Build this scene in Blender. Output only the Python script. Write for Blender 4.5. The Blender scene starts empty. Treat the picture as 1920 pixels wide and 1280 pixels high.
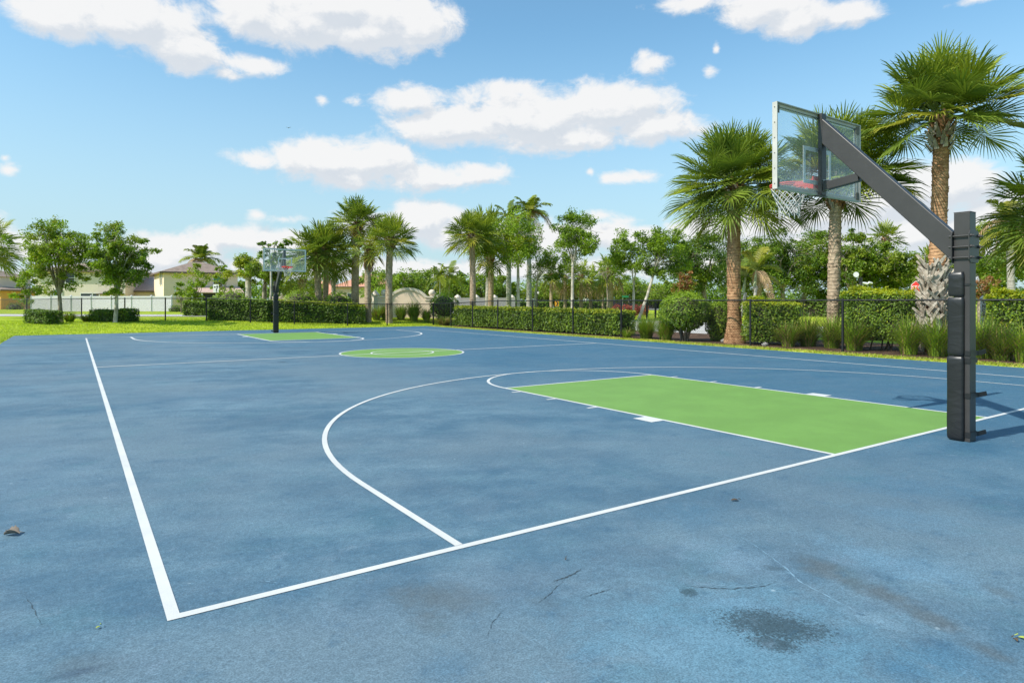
import bpy, math, random
import numpy as np
from mathutils import Vector, Matrix
rng = np.random.default_rng(11)
random.seed(11)
R = math.radians
sc = bpy.context.scene
col = sc.collection
PI = math.pi

# ------------------------------------------------------------------ camera
F, H0 = 1209.284, 565.0
CX, CY, CH, YAW = -.343, -3.246, 1.427, .596
cY, sY = math.cos(YAW), math.sin(YAW)
L, W = 26.749, 14.474            # court length and width
MX = W / 2
cam = bpy.data.cameras.new('camera')
camo = bpy.data.objects.new('camera', cam)
col.objects.link(camo)
camo.location = (CX, CY, CH)
camo.rotation_euler = (R(90), 0, -YAW)
cam.sensor_width = 36
cam.lens = 36 * F / 1920
cam.shift_y = -(640 - H0) / 1920
cam.clip_start = .05
cam.clip_end = 3000
sc.camera = camo


def sstep(t):
    t = np.clip(t, 0, 1)
    return t * t * (3 - 2 * t)


SX0, SX1, SY0, SY1 = -2.42, 16.55, -9.0, 30.55     # the concrete slab


def g(x, y):
    """height of the ground"""
    x = np.asarray(x, float); y = np.asarray(y, float)
    d1 = sstep((y - 30.6) / 4.5)
    d2 = sstep((x - 24) / 16)
    d3 = sstep((-2.5 - x) / 8)
    z = .36 * np.maximum(np.maximum(d1, d2), d3 * .8)
    z = z - 1.15 * sstep((x - y - 8) / 34) * sstep((x - 26) / 62)
    return z


def at(px, Z, z=None, py=None):
    """point of the place at depth Z on the sight line of column px"""
    X = (px - 960) / F * Z
    x = CX + X * cY + Z * sY
    y = CY - X * sY + Z * cY
    if py is not None:
        z = CH - (py - H0) * Z / F
    if z is None:
        z = float(g(x, y))
    return Vector((x, y, z))


def onground(px, py):
    return at(px, F * CH / (py - H0), 0.0)


def zat(py, Z):
    return CH - (py - H0) * Z / F


# ------------------------------------------------------------------ mesh helpers
class MB:
    def __init__(s):
        s.v, s.f, s.m, s.sm = [], [], [], []

    def add(s, vs, fs, mi=0, smooth=False):
        b = len(s.v)
        s.v += [tuple(p) for p in vs]
        s.f += [tuple(i + b for i in f) for f in fs]
        s.m += [mi] * len(fs)
        s.sm += [smooth] * len(fs)

    def box(s, c, size, rot=None, mi=0):
        hx, hy, hz = [q / 2 for q in size]
        vs = [Vector((x, y, z)) for x in (-hx, hx) for y in (-hy, hy) for z in (-hz, hz)]
        if rot is not None:
            vs = [rot @ v for v in vs]
        vs = [v + Vector(c) for v in vs]
        s.add(vs, [(0, 1, 3, 2), (4, 6, 7, 5), (0, 4, 5, 1), (2, 3, 7, 6), (0, 2, 6, 4), (1, 5, 7, 3)], mi)

    def bar(s, a, b, w, h, up=Vector((0, 0, 1)), mi=0, w2=None, h2=None):
        a, b = Vector(a), Vector(b)
        d = (b - a).normalized()
        x = d.cross(up)
        if x.length < 1e-4:
            x = d.cross(Vector((1, 0, 0)))
        x.normalize()
        y = x.cross(d)
        w2 = w if w2 is None else w2
        h2 = h if h2 is None else h2
        vs = []
        for p, ww, hh in ((a, w, h), (b, w2, h2)):
            for sx, sy in ((-1, -1), (1, -1), (1, 1), (-1, 1)):
                vs.append(p + x * sx * ww / 2 + y * sy * hh / 2)
        s.add(vs, [(3, 2, 1, 0), (4, 5, 6, 7), (0, 1, 5, 4), (1, 2, 6, 5), (2, 3, 7, 6), (3, 0, 4, 7)], mi)

    def tube(s, pts, rad, n=8, caps=True, mi=0, smooth=True, jit=0):
        pts = [Vector(p) for p in pts]
        if not hasattr(rad, '__len__'):
            rad = [rad] * len(pts)
        vs = []
        ref = None
        for i, p in enumerate(pts):
            d = (pts[min(i + 1, len(pts) - 1)] - pts[max(i - 1, 0)])
            if d.length < 1e-9:
                d = Vector((0, 0, 1))
            d.normalize()
            if ref is None:
                ref = Vector((1, 0, 0)) if abs(d.x) < .8 else Vector((0, 1, 0))
            x = (ref - d * ref.dot(d)).normalized()
            ref = x
            y = d.cross(x)
            for k in range(n):
                a = 2 * PI * k / n
                r = rad[i] * (1 + (random.uniform(-jit, jit) if jit else 0))
                vs.append(p + x * math.cos(a) * r + y * math.sin(a) * r)
        fs = []
        for i in range(len(pts) - 1):
            for k in range(n):
                k2 = (k + 1) % n
                fs.append((i * n + k, i * n + k2, (i + 1) * n + k2, (i + 1) * n + k))
        s.add(vs, fs, mi, smooth)
        if caps:
            m = (len(pts) - 1) * n
            s.add(vs[:n], [tuple(range(n - 1, -1, -1))], mi)
            s.add(vs[m:], [tuple(range(n))], mi)

    def lathe(s, c, prof, n=16, mi=0, smooth=True):
        c = Vector(c)
        vs, fs = [], []
        for r, z in prof:
            for k in range(n):
                a = 2 * PI * k / n
                vs.append(c + Vector((r * math.cos(a), r * math.sin(a), z)))
        for i in range(len(prof) - 1):
            for k in range(n):
                k2 = (k + 1) % n
                fs.append((i * n + k, i * n + k2, (i + 1) * n + k2, (i + 1) * n + k))
        s.add(vs, fs, mi, smooth)

    def sphere(s, c, r, n=16, mi=0):
        rr = r if hasattr(r, '__len__') else (r, r, r)
        c = Vector(c); m = n // 2
        vs, fs = [], []
        for i in range(m + 1):
            t = PI * i / m
            for k in range(n):
                a = 2 * PI * k / n
                vs.append(c + Vector((rr[0] * math.sin(t) * math.cos(a), rr[1] * math.sin(t) * math.sin(a), rr[2] * math.cos(t))))
        for i in range(m):
            for k in range(n):
                k2 = (k + 1) % n
                fs.append((i * n + k, (i + 1) * n + k, (i + 1) * n + k2, i * n + k2))
        s.add(vs, fs, mi, True)

    def prism(s, poly, o, u, v, w, mi=0):
        """polygon (a,b) in the plane o + a u + b v, thickened by the vector w"""
        o, u, v, w = Vector(o), Vector(u), Vector(v), Vector(w)
        n = len(poly)
        p0 = [o + u * a + v * b for a, b in poly]
        p1 = [p + w for p in p0]
        s.add(p0 + p1, [tuple(range(n - 1, -1, -1)), tuple(range(n, 2 * n))] +
              [(i, (i + 1) % n, n + (i + 1) % n, n + i) for i in range(n)], mi)

    def build(s, name, mats, parent=None, bevel=0, fixn=False):
        me = bpy.data.meshes.new(name)
        me.from_pydata(s.v, [], s.f)
        me.polygons.foreach_set('material_index', s.m)
        me.polygons.foreach_set('use_smooth', s.sm)
        me.update()
        o = link(name, me, mats, parent)
        if bevel:
            b = o.modifiers.new('bevel', 'BEVEL')
            b.width = bevel; b.segments = 2; b.limit_method = 'ANGLE'
        return o


def link(name, me, mats, parent=None):
    if mats is not None:
        for m in (mats if isinstance(mats, (list, tuple)) else [mats]):
            me.materials.append(m)
    o = bpy.data.objects.new(name, me)
    col.objects.link(o)
    if parent is not None:
        o.parent = parent
    return o


def quads(name, V, mats, parent=None, mi=None, smooth=False, k=4):
    """fast mesh of separate quads (k=4) or triangles (k=3)"""
    V = np.asarray(V, np.float32).reshape(-1, 3)
    n = len(V) // k
    me = bpy.data.meshes.new(name)
    me.vertices.add(len(V)); me.loops.add(len(V)); me.polygons.add(n)
    me.vertices.foreach_set('co', V.ravel())
    me.loops.foreach_set('vertex_index', np.arange(len(V), dtype=np.int32))
    me.polygons.foreach_set('loop_start', np.arange(0, len(V), k, dtype=np.int32))
    me.polygons.foreach_set('loop_total', np.full(n, k, np.int32))
    if mi is not None:
        me.polygons.foreach_set('material_index', np.asarray(mi, np.int32))
    me.polygons.foreach_set('use_smooth', np.full(n, bool(smooth)))
    me.update(calc_edges=True)
    return link(name, me, mats, parent)


def tag(o, label, cat, group=None, kind=None):
    if label: o['label'] = label
    if cat: o['category'] = cat
    if group: o['group'] = group
    if kind: o['kind'] = kind
    return o


def thing(name, loc, label, cat, group=None, rz=0):
    o = bpy.data.objects.new(name, None)
    o.empty_display_size = .2
    col.objects.link(o)
    o.location = loc
    o.rotation_euler = (0, 0, rz)
    return tag(o, label, cat, group)


def struct(o):
    o['kind'] = 'structure'
    return o


def copy_tree(o, parent=None):
    c = o.copy()
    col.objects.link(c)
    if parent is not None:
        c.parent = parent
    for ch in o.children:
        copy_tree(ch, c)
    return c


# ------------------------------------------------------------------ materials
class NT:
    def __init__(s, tree):
        s.t = tree; s.n = tree.nodes; s.l = tree.links

    def node(s, typ, ins=None, **kw):
        nd = s.n.new(typ)
        for k_, v in kw.items():
            setattr(nd, k_, v)
        for k_, v in (ins or {}).items():
            s.set(nd.inputs[k_], v)
        return nd

    def set(s, sock, v):
        if hasattr(v, 'is_output'):
            s.l.new(v, sock)
        elif v is not None:
            if hasattr(v, '__len__') and len(v) == 3 and sock.type == 'RGBA':
                v = (*v, 1)
            sock.default_value = v

    def math(s, op, a, b=None, c=None, clamp=False):
        nd = s.node('ShaderNodeMath', operation=op, use_clamp=clamp)
        s.set(nd.inputs[0], a)
        if b is not None: s.set(nd.inputs[1], b)
        if c is not None: s.set(nd.inputs[2], c)
        return nd.outputs[0]

    def vm(s, op, a, b=None, c=None):
        nd = s.node('ShaderNodeVectorMath', operation=op)
        s.set(nd.inputs[0], a)
        if b is not None: s.set(nd.inputs[1], b)
        if c is not None: s.set(nd.inputs[2], c)
        return nd.outputs['Value'] if op in ('LENGTH', 'DOT_PRODUCT', 'DISTANCE') else nd.outputs[0]

    def ss(s, x, a, b, lo=0., hi=1.):
        nd = s.node('ShaderNodeMapRange', interpolation_type='SMOOTHSTEP')
        for i, v in enumerate((x, a, b, lo, hi)):
            s.set(nd.inputs[i], v)
        return nd.outputs[0]

    def noise(s, vec, scale, detail=4, rough=.55, dist=0):
        nd = s.node('ShaderNodeTexNoise', {'Scale': scale, 'Detail': detail, 'Roughness': rough, 'Distortion': dist})
        if vec is not None: s.l.new(vec, nd.inputs['Vector'])
        return nd.outputs['Fac']

    def mix(s, f, a, b, mode='MIX'):
        nd = s.node('ShaderNodeMix', data_type='RGBA', blend_type=mode)
        s.set(nd.inputs[0], f); s.set(nd.inputs[6], a); s.set(nd.inputs[7], b)
        return nd.outputs[2]

    def bump(s, h, strength=.3, dist=.02):
        return s.node('ShaderNodeBump', {'Strength': strength, 'Distance': dist, 'Height': h}).outputs[0]


def newmat(name):
    m = bpy.data.materials.new(name)
    m.use_nodes = True
    t = NT(m.node_tree)
    b = m.node_tree.nodes['Principled BSDF']
    return m, t, b


def plain(name, c, rough=.6, metal=0, spec=.4, var=.12, scale=6, bump=0, bscale=60):
    m, t, b = newmat(name)
    tc = t.node('ShaderNodeTexCoord').outputs['Object']
    n = t.noise(tc, scale, 5)
    lo = tuple(q * (1 - var) for q in c); hi = tuple(min(1, q * (1 + var)) for q in c)
    t.set(b.inputs['Base Color'], t.mix(n, lo, hi))
    b.inputs['Roughness'].default_value = rough
    b.inputs['Metallic'].default_value = metal
    b.inputs['Specular IOR Level'].default_value = spec
    if bump:
        t.set(b.inputs['Normal'], t.bump(t.noise(tc, bscale, 3), bump))
    return m


def leafmat(name, c, trans=.3, rough=.42, var=.3, scale=1.3, spec=.5):
    m, t, b = newmat(name)
    pos = t.node('ShaderNodeNewGeometry').outputs['Position']
    n = t.noise(pos, scale, 4, .7)
    n2 = t.ss(n, .3, .7)
    lo = tuple(q * (1 - var) for q in c)
    hi = (min(1, c[0] * (1 + var * 1.4)), c[1] * (1 + var), c[2] * (1 + var * .5))
    cc = t.mix(n2, lo, hi)
    t.set(b.inputs['Base Color'], cc)
    b.inputs['Roughness'].default_value = rough
    b.inputs['Specular IOR Level'].default_value = spec
    tr = t.node('ShaderNodeBsdfTranslucent')
    t.set(tr.inputs[0], t.mix(.35, cc, (c[0] * 1.9, c[1] * 1.9, c[2] * .8)))
    mx = t.node('ShaderNodeMixShader', {0: trans})
    t.l.new(b.outputs[0], mx.inputs[1]); t.l.new(tr.outputs[0], mx.inputs[2])
    t.l.new(mx.outputs[0], t.n['Material Output'].inputs[0])
    return m


def trunkmat(name, c1, c2, ring=9, rough=.85, bump=.6):
    m, t, b = newmat(name)
    tc = t.node('ShaderNodeTexCoord').outputs['Object']
    wob = t.noise(tc, 3, 3)
    sep = t.node('ShaderNodeSeparateXYZ'); t.l.new(tc, sep.inputs[0])
    zz = t.math('ADD', t.math('MULTIPLY', sep.outputs[2], ring), t.math('MULTIPLY', wob, 1.2))
    fr = t.math('FRACT', zz)
    ringm = t.ss(fr, .0, .22)
    n = t.noise(tc, 9, 6, .65)
    big = t.noise(tc, 1.3, 3)
    cc = t.mix(t.ss(t.math('ADD', t.math('MULTIPLY', n, .6), t.math('MULTIPLY', big, .4)), .33, .66), c1, c2)
    cc = t.mix(t.math('MULTIPLY', t.math('SUBTRACT', 1, ringm), .4), cc, tuple(q * .35 for q in c1))
    t.set(b.inputs['Base Color'], cc)
    b.inputs['Roughness'].default_value = rough
    b.inputs['Specular IOR Level'].default_value = .15
    h = t.math('ADD', t.math('MULTIPLY', ringm, .7), t.math('MULTIPLY', n, .6))
    t.set(b.inputs['Normal'], t.bump(h, bump, .03))
    return m


def barkmat(name, c1, c2):
    m, t, b = newmat(name)
    tc = t.node('ShaderNodeTexCoord').outputs['Object']
    v = t.vm('MULTIPLY', tc, (1, 1, .3))
    n = t.noise(v, 14, 6, .7)
    big = t.noise(tc, 2.2, 3)
    cc = t.mix(t.ss(t.math('ADD', t.math('MULTIPLY', n, .5), t.math('MULTIPLY', big, .5)), .38, .62), c1, c2)
    t.set(b.inputs['Base Color'], cc)
    b.inputs['Roughness'].default_value = .9
    t.set(b.inputs['Normal'], t.bump(n, .5, .03))
    return m


M = {}
M['palm_a'] = leafmat('palm_green', (0.131, 0.196, 0.024), .26, .5, .35, 1.1, .28)
M['palm_b'] = leafmat('palm_fresh_green', (0.229, 0.292, 0.029), .32, .5, .35, 1.1, .28)
M['palm_c'] = leafmat('palm_yellowing', (.24, .25, .03), .3, .5, .35, 1.1, .28)
M['palm_dry'] = leafmat('palm_dry', (.33, .24, .14), .15, .8, .3, 2)
M['stalk'] = plain('palm_stalk', (.17, .22, .06), .5)
M['leaf_a'] = leafmat('leaf_green', (0.143, 0.242, 0.016), .36, .5, .35)
M['leaf_b'] = leafmat('leaf_bright_green', (0.236, 0.363, 0.024), .4, .5, .3)
M['leaf_c'] = leafmat('leaf_dark_green', (0.071, 0.139, 0.015), .22, .5, .35)
M['leaf_o'] = leafmat('leaf_olive', (0.224, 0.292, 0.024), .38, .5, .3)
M['leaf_y'] = leafmat('leaf_yellow_green', (0.331, 0.383, 0.015), .35, .5, .3)
M['leaf_red'] = leafmat('leaf_red', (.42, .09, .07), .3, .5, .35)
M['leaf_rust'] = leafmat('leaf_rust', (.30, .15, .06), .25, .6, .35)
M['blade'] = leafmat('grass_blade', (0.176, 0.303, 0.022), .3, .5, .4, .9)
M['blade_light'] = leafmat('grass_blade_light', (0.236, 0.330, 0.033), .3, .5, .4, .9)
M['blade_dry'] = leafmat('grass_blade_dry', (.30, .24, .09), .25, .7, .3, 2)
M['lawn_a'] = leafmat('lawn_blade', (.29, .41, .025), .45, .55, .3, .8)
M['lawn_b'] = leafmat('lawn_blade_light', (.44, .53, .04), .45, .55, .25, .8)
M['lawn_dry'] = leafmat('lawn_blade_dry', (.36, .33, .09), .3, .6, .25, .8)
M['trunk'] = trunkmat('palm_trunk', (.24, .17, .115), (.54, .41, .28))
M['trunk_red'] = trunkmat('palm_trunk_reddish', (.24, .115, .055), (.58, .34, .18), 11)
M['trunk_grey'] = trunkmat('palm_trunk_grey', (.27, .25, .21), (.52, .49, .43), 4, .8, .25)
M['boot_grey'] = barkmat('palm_boot_grey', (.22, .17, .12), (.55, .48, .39))
M['boot_brown'] = barkmat('palm_boot_brown', (.16, .075, .03), (.42, .23, .11))
M['shaft'] = plain('palm_crownshaft', (.33, .38, .20), .5)
M['bark'] = barkmat('bark', (.16, .12, .085), (.36, .30, .23))
M['bark_pale'] = barkmat('bark_pale', (.27, .23, .17), (.58, .53, .44))
M['twig'] = barkmat('twig', (.035, .028, .018), (.085, .07, .045))
M['black'] = plain('black_powder_coat', (.040, .037, .036), .42, 0, .45, .25, 8)
M['blackm'] = plain('black_fence_vinyl', (.012, .012, .013), .5, 0, .4)
M['white'] = plain('white_paint', (.72, .71, .68), .5)
M['steel'] = plain('steel', (.45, .45, .44), .35, .9)
M['stucco'] = plain('cream_stucco', (.80, .62, .47), .9, 0, .1, .08, 2, .25, 50)
M['stucco_pale'] = plain('pale_stucco', (.70, .60, .50), .9, 0, .1, .08, 2, .25, 50)
M['stucco_orange'] = plain('orange_stucco', (.66, .36, .11), .9, 0, .1, .08, 2, .25, 50)
M['stucco_pink'] = plain('pink_stucco', (.62, .45, .36), .9, 0, .1, .08, 2, .25, 50)
M['stone'] = plain('cast_stone', (.68, .59, .47), .85, 0, .15, .1, 3, .25, 40)
M['dark_glass'] = plain('window_glass', (.03, .04, .045), .08, 0, .6)
M['green_shutter'] = plain('green_blind', (.06, .22, .13), .5)
M['trim'] = plain('house_trim', (.16, .11, .085), .7)
M['vinyl'] = plain('white_vinyl', (.74, .69, .74), .45, 0, .4, .05)
M['rock'] = plain('white_rock', (.62, .60, .57), .9, 0, .2, .2, 12, .5, 25)
M['grey_rock'] = plain('grey_rock', (.30, .29, .27), .9, 0, .2, .2, 12, .5, 25)
M['rubber'] = plain('tyre_rubber', (.02, .02, .02), .8)
M['carpaint'] = plain('white_car_paint', (.72, .73, .74), .2, 0, .6, .03)
M['sign_red'] = plain('sign_red', (.55, .03, .025), .4, 0, .4, .05)
M['sign_green'] = plain('sign_green', (.02, .22, .10), .4)
M['sign_orange'] = plain('sign_amber', (.72, .33, .03), .4)
M['dryleaf'] = plain('dry_leaf', (.21, .175, .14), .8, 0, .2, .4, 40)
M['dryleaf_dark'] = plain('dark_dry_leaf', (.10, .07, .045), .8, 0, .2, .4, 40)
M['freshleaf'] = plain('fallen_green_leaf', (.35, .42, .08), .6, 0, .3, .3, 40)
M['net'] = plain('net_cord', (.50, .50, .50), .9, 0, .2, .1)
M['frame'] = plain('backboard_frame', (.46, .445, .41), .5, .0, .4, .3, 5)
M['frame_dirty'] = plain('frame_grime', (.13, .12, .10), .7, 0, .3, .6, 9)
M['dark_screen'] = plain('dark_screen', (.03, .03, .035), .8)


def m_rim():
    m, t, b = newmat('rim_red')
    tc = t.node('ShaderNodeTexCoord').outputs['Object']
    n = t.noise(tc, 30, 5)
    t.set(b.inputs['Base Color'], t.mix(t.ss(n, .62, .72), (.66, .045, .03), (.30, .10, .07)))
    b.inputs['Roughness'].default_value = .45
    return m


M['rim'] = m_rim()


def m_pad():
    m, t, b = newmat('black_vinyl_pad')
    tc = t.node('ShaderNodeTexCoord').outputs['Object']
    n = t.noise(tc, 5, 4)
    t.set(b.inputs['Base Color'], t.mix(n, (.007, .007, .0075), (.016, .016, .017)))
    b.inputs['Roughness'].default_value = .38
    w = t.noise(t.vm('MULTIPLY', tc, (5, 5, 9)), 1.0, 3, .5, 1.2)
    t.set(b.inputs['Normal'], t.bump(t.math('ADD', w, t.math('MULTIPLY', t.noise(tc, 260, 2), .02)), .28, .02))
    return m


M['pad'] = m_pad()


def m_glass():
    m, t, b = newmat('backboard_acrylic')
    tc = t.node('ShaderNodeTexCoord').outputs['Object']
    b.inputs['Base Color'].default_value = (.8, .82, .83, 1)
    b.inputs['Roughness'].default_value = .75
    b.inputs['Specular IOR Level'].default_value = .2
    tr = t.node('ShaderNodeBsdfTransparent'); tr.inputs[0].default_value = (.95, .975, .975, 1)
    gl = t.node('ShaderNodeBsdfGlossy'); gl.inputs['Roughness'].default_value = .03
    fr = t.node('ShaderNodeFresnel', {'IOR': 1.45})
    sep = t.node('ShaderNodeSeparateXYZ'); t.l.new(tc, sep.inputs[0])
    low = t.ss(sep.outputs[2], 3.15, 2.75)
    streak = t.noise(t.vm('MULTIPLY', tc, (1, 1, .3)), 9, 5, .6)
    cloud = t.noise(tc, 4, 4)
    spots = t.ss(t.noise(tc, 55, 3, .6), .66, .74)
    dirt = t.math('ADD', t.math('MULTIPLY', t.ss(streak, .5, .8), .10), t.math('MULTIPLY', cloud, .15))
    dirt = t.math('ADD', dirt, t.math('ADD', t.math('MULTIPLY', low, .20), t.math('MULTIPLY', spots, .04)), clamp=True)
    bf = t.node('ShaderNodeNewGeometry').outputs['Backfacing']
    m1 = t.node('ShaderNodeMixShader', {0: t.math('MULTIPLY', fr.outputs[0], t.math('SUBTRACT', 1, bf))})
    t.l.new(tr.outputs[0], m1.inputs[1]); t.l.new(gl.outputs[0], m1.inputs[2])
    tl = t.node('ShaderNodeBsdfTranslucent'); tl.inputs[0].default_value = (.85, .87, .88, 1)
    m3 = t.node('ShaderNodeMixShader', {0: .5})
    t.l.new(b.outputs[0], m3.inputs[1]); t.l.new(tl.outputs[0], m3.inputs[2])
    m2 = t.node('ShaderNodeMixShader', {0: dirt})
    t.l.new(m1.outputs[0], m2.inputs[1]); t.l.new(m3.outputs[0], m2.inputs[2])
    t.l.new(m2.outputs[0], t.n['Material Output'].inputs[0])
    return m


M['glass'] = m_glass()


def m_roof(name, c1, c2, sc_=5):
    m, t, b = newmat(name)
    tc = t.node('ShaderNodeTexCoord').outputs['Object']
    sep = t.node('ShaderNodeSeparateXYZ'); t.l.new(tc, sep.inputs[0])
    fr = t.math('FRACT', t.math('MULTIPLY', sep.outputs[2], sc_))
    n = t.noise(tc, 2.5, 5, .7)
    cc = t.mix(t.ss(n, .35, .65), c1, c2)
    cc = t.mix(t.math('MULTIPLY', t.ss(fr, .25, 0), .45), cc, tuple(q * .4 for q in c1))
    t.set(b.inputs['Base Color'], cc)
    b.inputs['Roughness'].default_value = .85
    t.set(b.inputs['Normal'], t.bump(fr, .5, .05))
    return m


M['roof_brown'] = m_roof('brown_shingle_roof', (.22, .16, .125), (.31, .23, .18))
M['roof_coral'] = m_roof('coral_tile_roof', (.52, .22, .13), (.68, .34, .23), 4)
M['roof_pink'] = m_roof('pink_tile_roof', (.50, .34, .28), (.62, .44, .36), 4)


# ---- ground materials (world positions; the slab and the ground sit at the origin)
def wpos(t):
    return t.node('ShaderNodeNewGeometry').outputs['Position']


def stain(t, pos, px, py, rx, ry, ang, soft, nz, amp):
    """soft elliptical mask of a stain lying on the court; rx along the direction ang (world)"""
    c = onground(px, py)
    d = t.vm('SUBTRACT', pos, tuple(c))
    u = t.vm('DOT_PRODUCT', d, (math.cos(ang) / rx, math.sin(ang) / rx, 0))
    v = t.vm('DOT_PRODUCT', d, (-math.sin(ang) / ry, math.cos(ang) / ry, 0))
    r = t.math('SQRT', t.math('ADD', t.math('MULTIPLY', u, u), t.math('MULTIPLY', v, v)))
    r = t.math('ADD', r, t.math('MULTIPLY', t.math('SUBTRACT', nz, .5), amp))
    return t.ss(r, 1, 1 - soft)


def m_court():
    m, t, b = newmat('blue_court_paint')
    pos = wpos(t)
    # noises; wear runs in squeegee streaks across the court
    ca, sa = math.cos(R(-24)), math.sin(R(-24))
    u = t.vm('DOT_PRODUCT', pos, (ca, sa, 0)); v = t.vm('DOT_PRODUCT', pos, (-sa, ca, 0))
    cb = t.node('ShaderNodeCombineXYZ'); t.l.new(t.math('MULTIPLY', u, .32), cb.inputs[0]); t.l.new(v, cb.inputs[1])
    st = t.noise(cb.outputs[0], 1.1, 7, .62, .4)
    big = t.noise(pos, .33, 4, .55, .3)
    mid = t.noise(pos, 2.1, 7, .68)
    fine = t.noise(pos, 34, 5, .7)
    grit = t.noise(pos, 110, 4, .7)
    dark = (.048, .110, .165); light = (.126, .208, .258); grey = (.126, .178, .212)
    f = t.math('ADD', t.math('MULTIPLY', st, .55), t.math('MULTIPLY', mid, .45))
    cc = t.mix(t.ss(f, .36, .68), dark, light)
    cc = t.mix(t.math('MULTIPLY', t.ss(big, .38, .62), .60), cc, grey)
    # far right less worn, sky reflection also put into its colour; near right bleached
    sep = t.node('ShaderNodeSeparateXYZ'); t.l.new(pos, sep.inputs[0])
    right_blue = t.math('MULTIPLY', t.ss(sep.outputs[0], 2.5, 9.5), t.ss(t.math('ADD', sep.outputs[1], t.math('MULTIPLY', mid, 1.5)), -3.0, 1.0))
    cc = t.mix(t.math('MULTIPLY', right_blue, .62), cc, (.024, .104, .180))
    nz = mid
    nf = t.noise(pos, 11, 6, .7)
    nh = t.noise(pos, 5, 8, .72, .5)
    fl = t.noise(pos, 58, 5, .8)

    def seg(x0, y0, x1, y1, hw, soft, noise_, amp):
        p, q = onground(x0, y0), onground(x1, y1)
        d = q - p
        c = (p + q) / 2
        an = math.atan2(d.y, d.x)
        dd = t.vm('SUBTRACT', pos, tuple(c))
        u = t.vm('DOT_PRODUCT', dd, (math.cos(an) / (d.length / 2 * 1.12), math.sin(an) / (d.length / 2 * 1.12), 0))
        v = t.vm('DOT_PRODUCT', dd, (-math.sin(an) / hw, math.cos(an) / hw, 0))
        r = t.math('SQRT', t.math('ADD', t.math('MULTIPLY', u, u), t.math('MULTIPLY', v, v)))
        r = t.math('ADD', r, t.math('MULTIPLY', t.math('SUBTRACT', noise_, .5), amp))
        return t.ss(r, 1, 1 - soft), r
    # bleached, chalky zones
    for x0, y0, x1, y1, hw, k, cl in ((1000, 1150, 1900, 1290, 1.0, .62, (.105, .225, .300)), (1180, 1180, 1330, 1290, .5, .35, (.150, .255, .325)), (1260, 1000, 1480, 1090, .34, .60, (.150, .235, .300)),
                                      (1490, 1000, 1900, 1120, .30, .62, (.130, .240, .320)), (1540, 940, 1900, 1010, .4, .30, (.105, .215, .30)), (700, 1080, 1240, 1090, .30, .35, (.150, .205, .245)), (1560, 1130, 1720, 1190, .10, .55, (.165, .265, .335)),
                                      (1290, 1115, 1500, 1150, .10, .45, (.135, .24, .32)), (560, 1140, 700, 1180, .15, .25, (.130, .21, .27)), (250, 760, 600, 720, 1.4, .22, (.14, .22, .29)), (0, 800, 150, 1000, 1.0, .18, (.14, .20, .26))):
        m_, _ = seg(x0, y0, x1, y1, hw, .95, nh, 2.2)
        cc = t.mix(t.math('MULTIPLY', m_, k), cc, cl)
    # deeper blue where the paint is less worn
    for x0, y0, x1, y1, hw, k in ((1700, 1190, 1900, 1275, .22, .45), (1620, 1230, 1760, 1280, .16, .45), (1500, 890, 1900, 930, .5, .35), (1180, 960, 1420, 970, .4, .30), (1040, 1240, 1160, 1230, .12, .25), (780, 1235, 900, 1270, .2, .3), (480, 1100, 620, 1120, .2, .25)):
        m_, _ = seg(x0, y0, x1, y1, hw, .9, nh, 2.0)
        cc = t.mix(t.math('MULTIPLY', m_, k), cc, (.048, .135, .215))
    # grey brown dirt washed along the low spots
    wash = t.math('ADD', t.math('MULTIPLY', nh, .6), t.math('MULTIPLY', nf, .4))
    for x0, y0, x1, y1, hw, k in ((700, 1100, 950, 1140, .17, .68), (760, 1150, 860, 1185, .09, .45), (1470, 1035, 1640, 1105, .12, .80), (1580, 1080, 1740, 1150, .11, .85), (1690, 1130, 1830, 1200, .075, .80),
                                  (1790, 1190, 1915, 1250, .06, .75), (1280, 1085, 1420, 1080, .06, .3), (1840, 1090, 1915, 1130, .06, .5), (985, 1120, 1060, 1140, .07, .3), (60, 1240, 260, 1255, .10, .35)):
        m_, r_ = seg(x0, y0, x1, y1, hw * 1.35, .85, wash, 2.0)
        cc = t.mix(t.math('MULTIPLY', m_, k), cc, (.088, .112, .124))
        rim_ = t.math('MULTIPLY', t.ss(r_, .75, .95), t.ss(r_, 1.2, .98))
        cc = t.mix(t.math('MULTIPLY', rim_, .15 * k), cc, (.17, .25, .31))
    # flaked, scabby dark patch and its scattered flecks
    for x0, y0, x1, y1, hw, k in ((1350, 1160, 1555, 1185, .155, .9), (1400, 1195, 1500, 1215, .07, .8), (1275, 1106, 1310, 1112, .055, .8), (1430, 1062, 1470, 1066, .04, .5)):
        m_, r_ = seg(x0, y0, x1, y1, hw, .55, nf, 1.1)
        cc = t.mix(t.math('MULTIPLY', m_, k * .55), cc, (.060, .110, .145))
        fle = t.ss(t.math('ADD', fl, t.math('MULTIPLY', t.math('SUBTRACT', .95, r_), .22)), .52, .56)
        fle = t.math('MULTIPLY', fle, t.ss(r_, 1.35, 1.1))
        cc = t.mix(t.math('MULTIPLY', fle, k * .85), cc, (.034, .056, .066))
    corner_shadow, _ = seg(70, 1278, 215, 1242, .05, .9, nf, .9)  # faint shadow at the near left corner, painted into the court colour
    cc = t.mix(t.math('MULTIPLY', corner_shadow, .55), cc, (.035, .060, .095))
    # pale paint chips in front of the left corner
    chips = t.ss(t.noise(t.vm('MULTIPLY', pos, (1, 1, 1)), 19, 4, .75), .66, .69)
    m_, _ = seg(430, 1110, 700, 1190, .35, .9, nh, 1.6)
    cc = t.mix(t.math('MULTIPLY', t.math('MULTIPLY', chips, m_), .55), cc, (.26, .36, .36))
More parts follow.
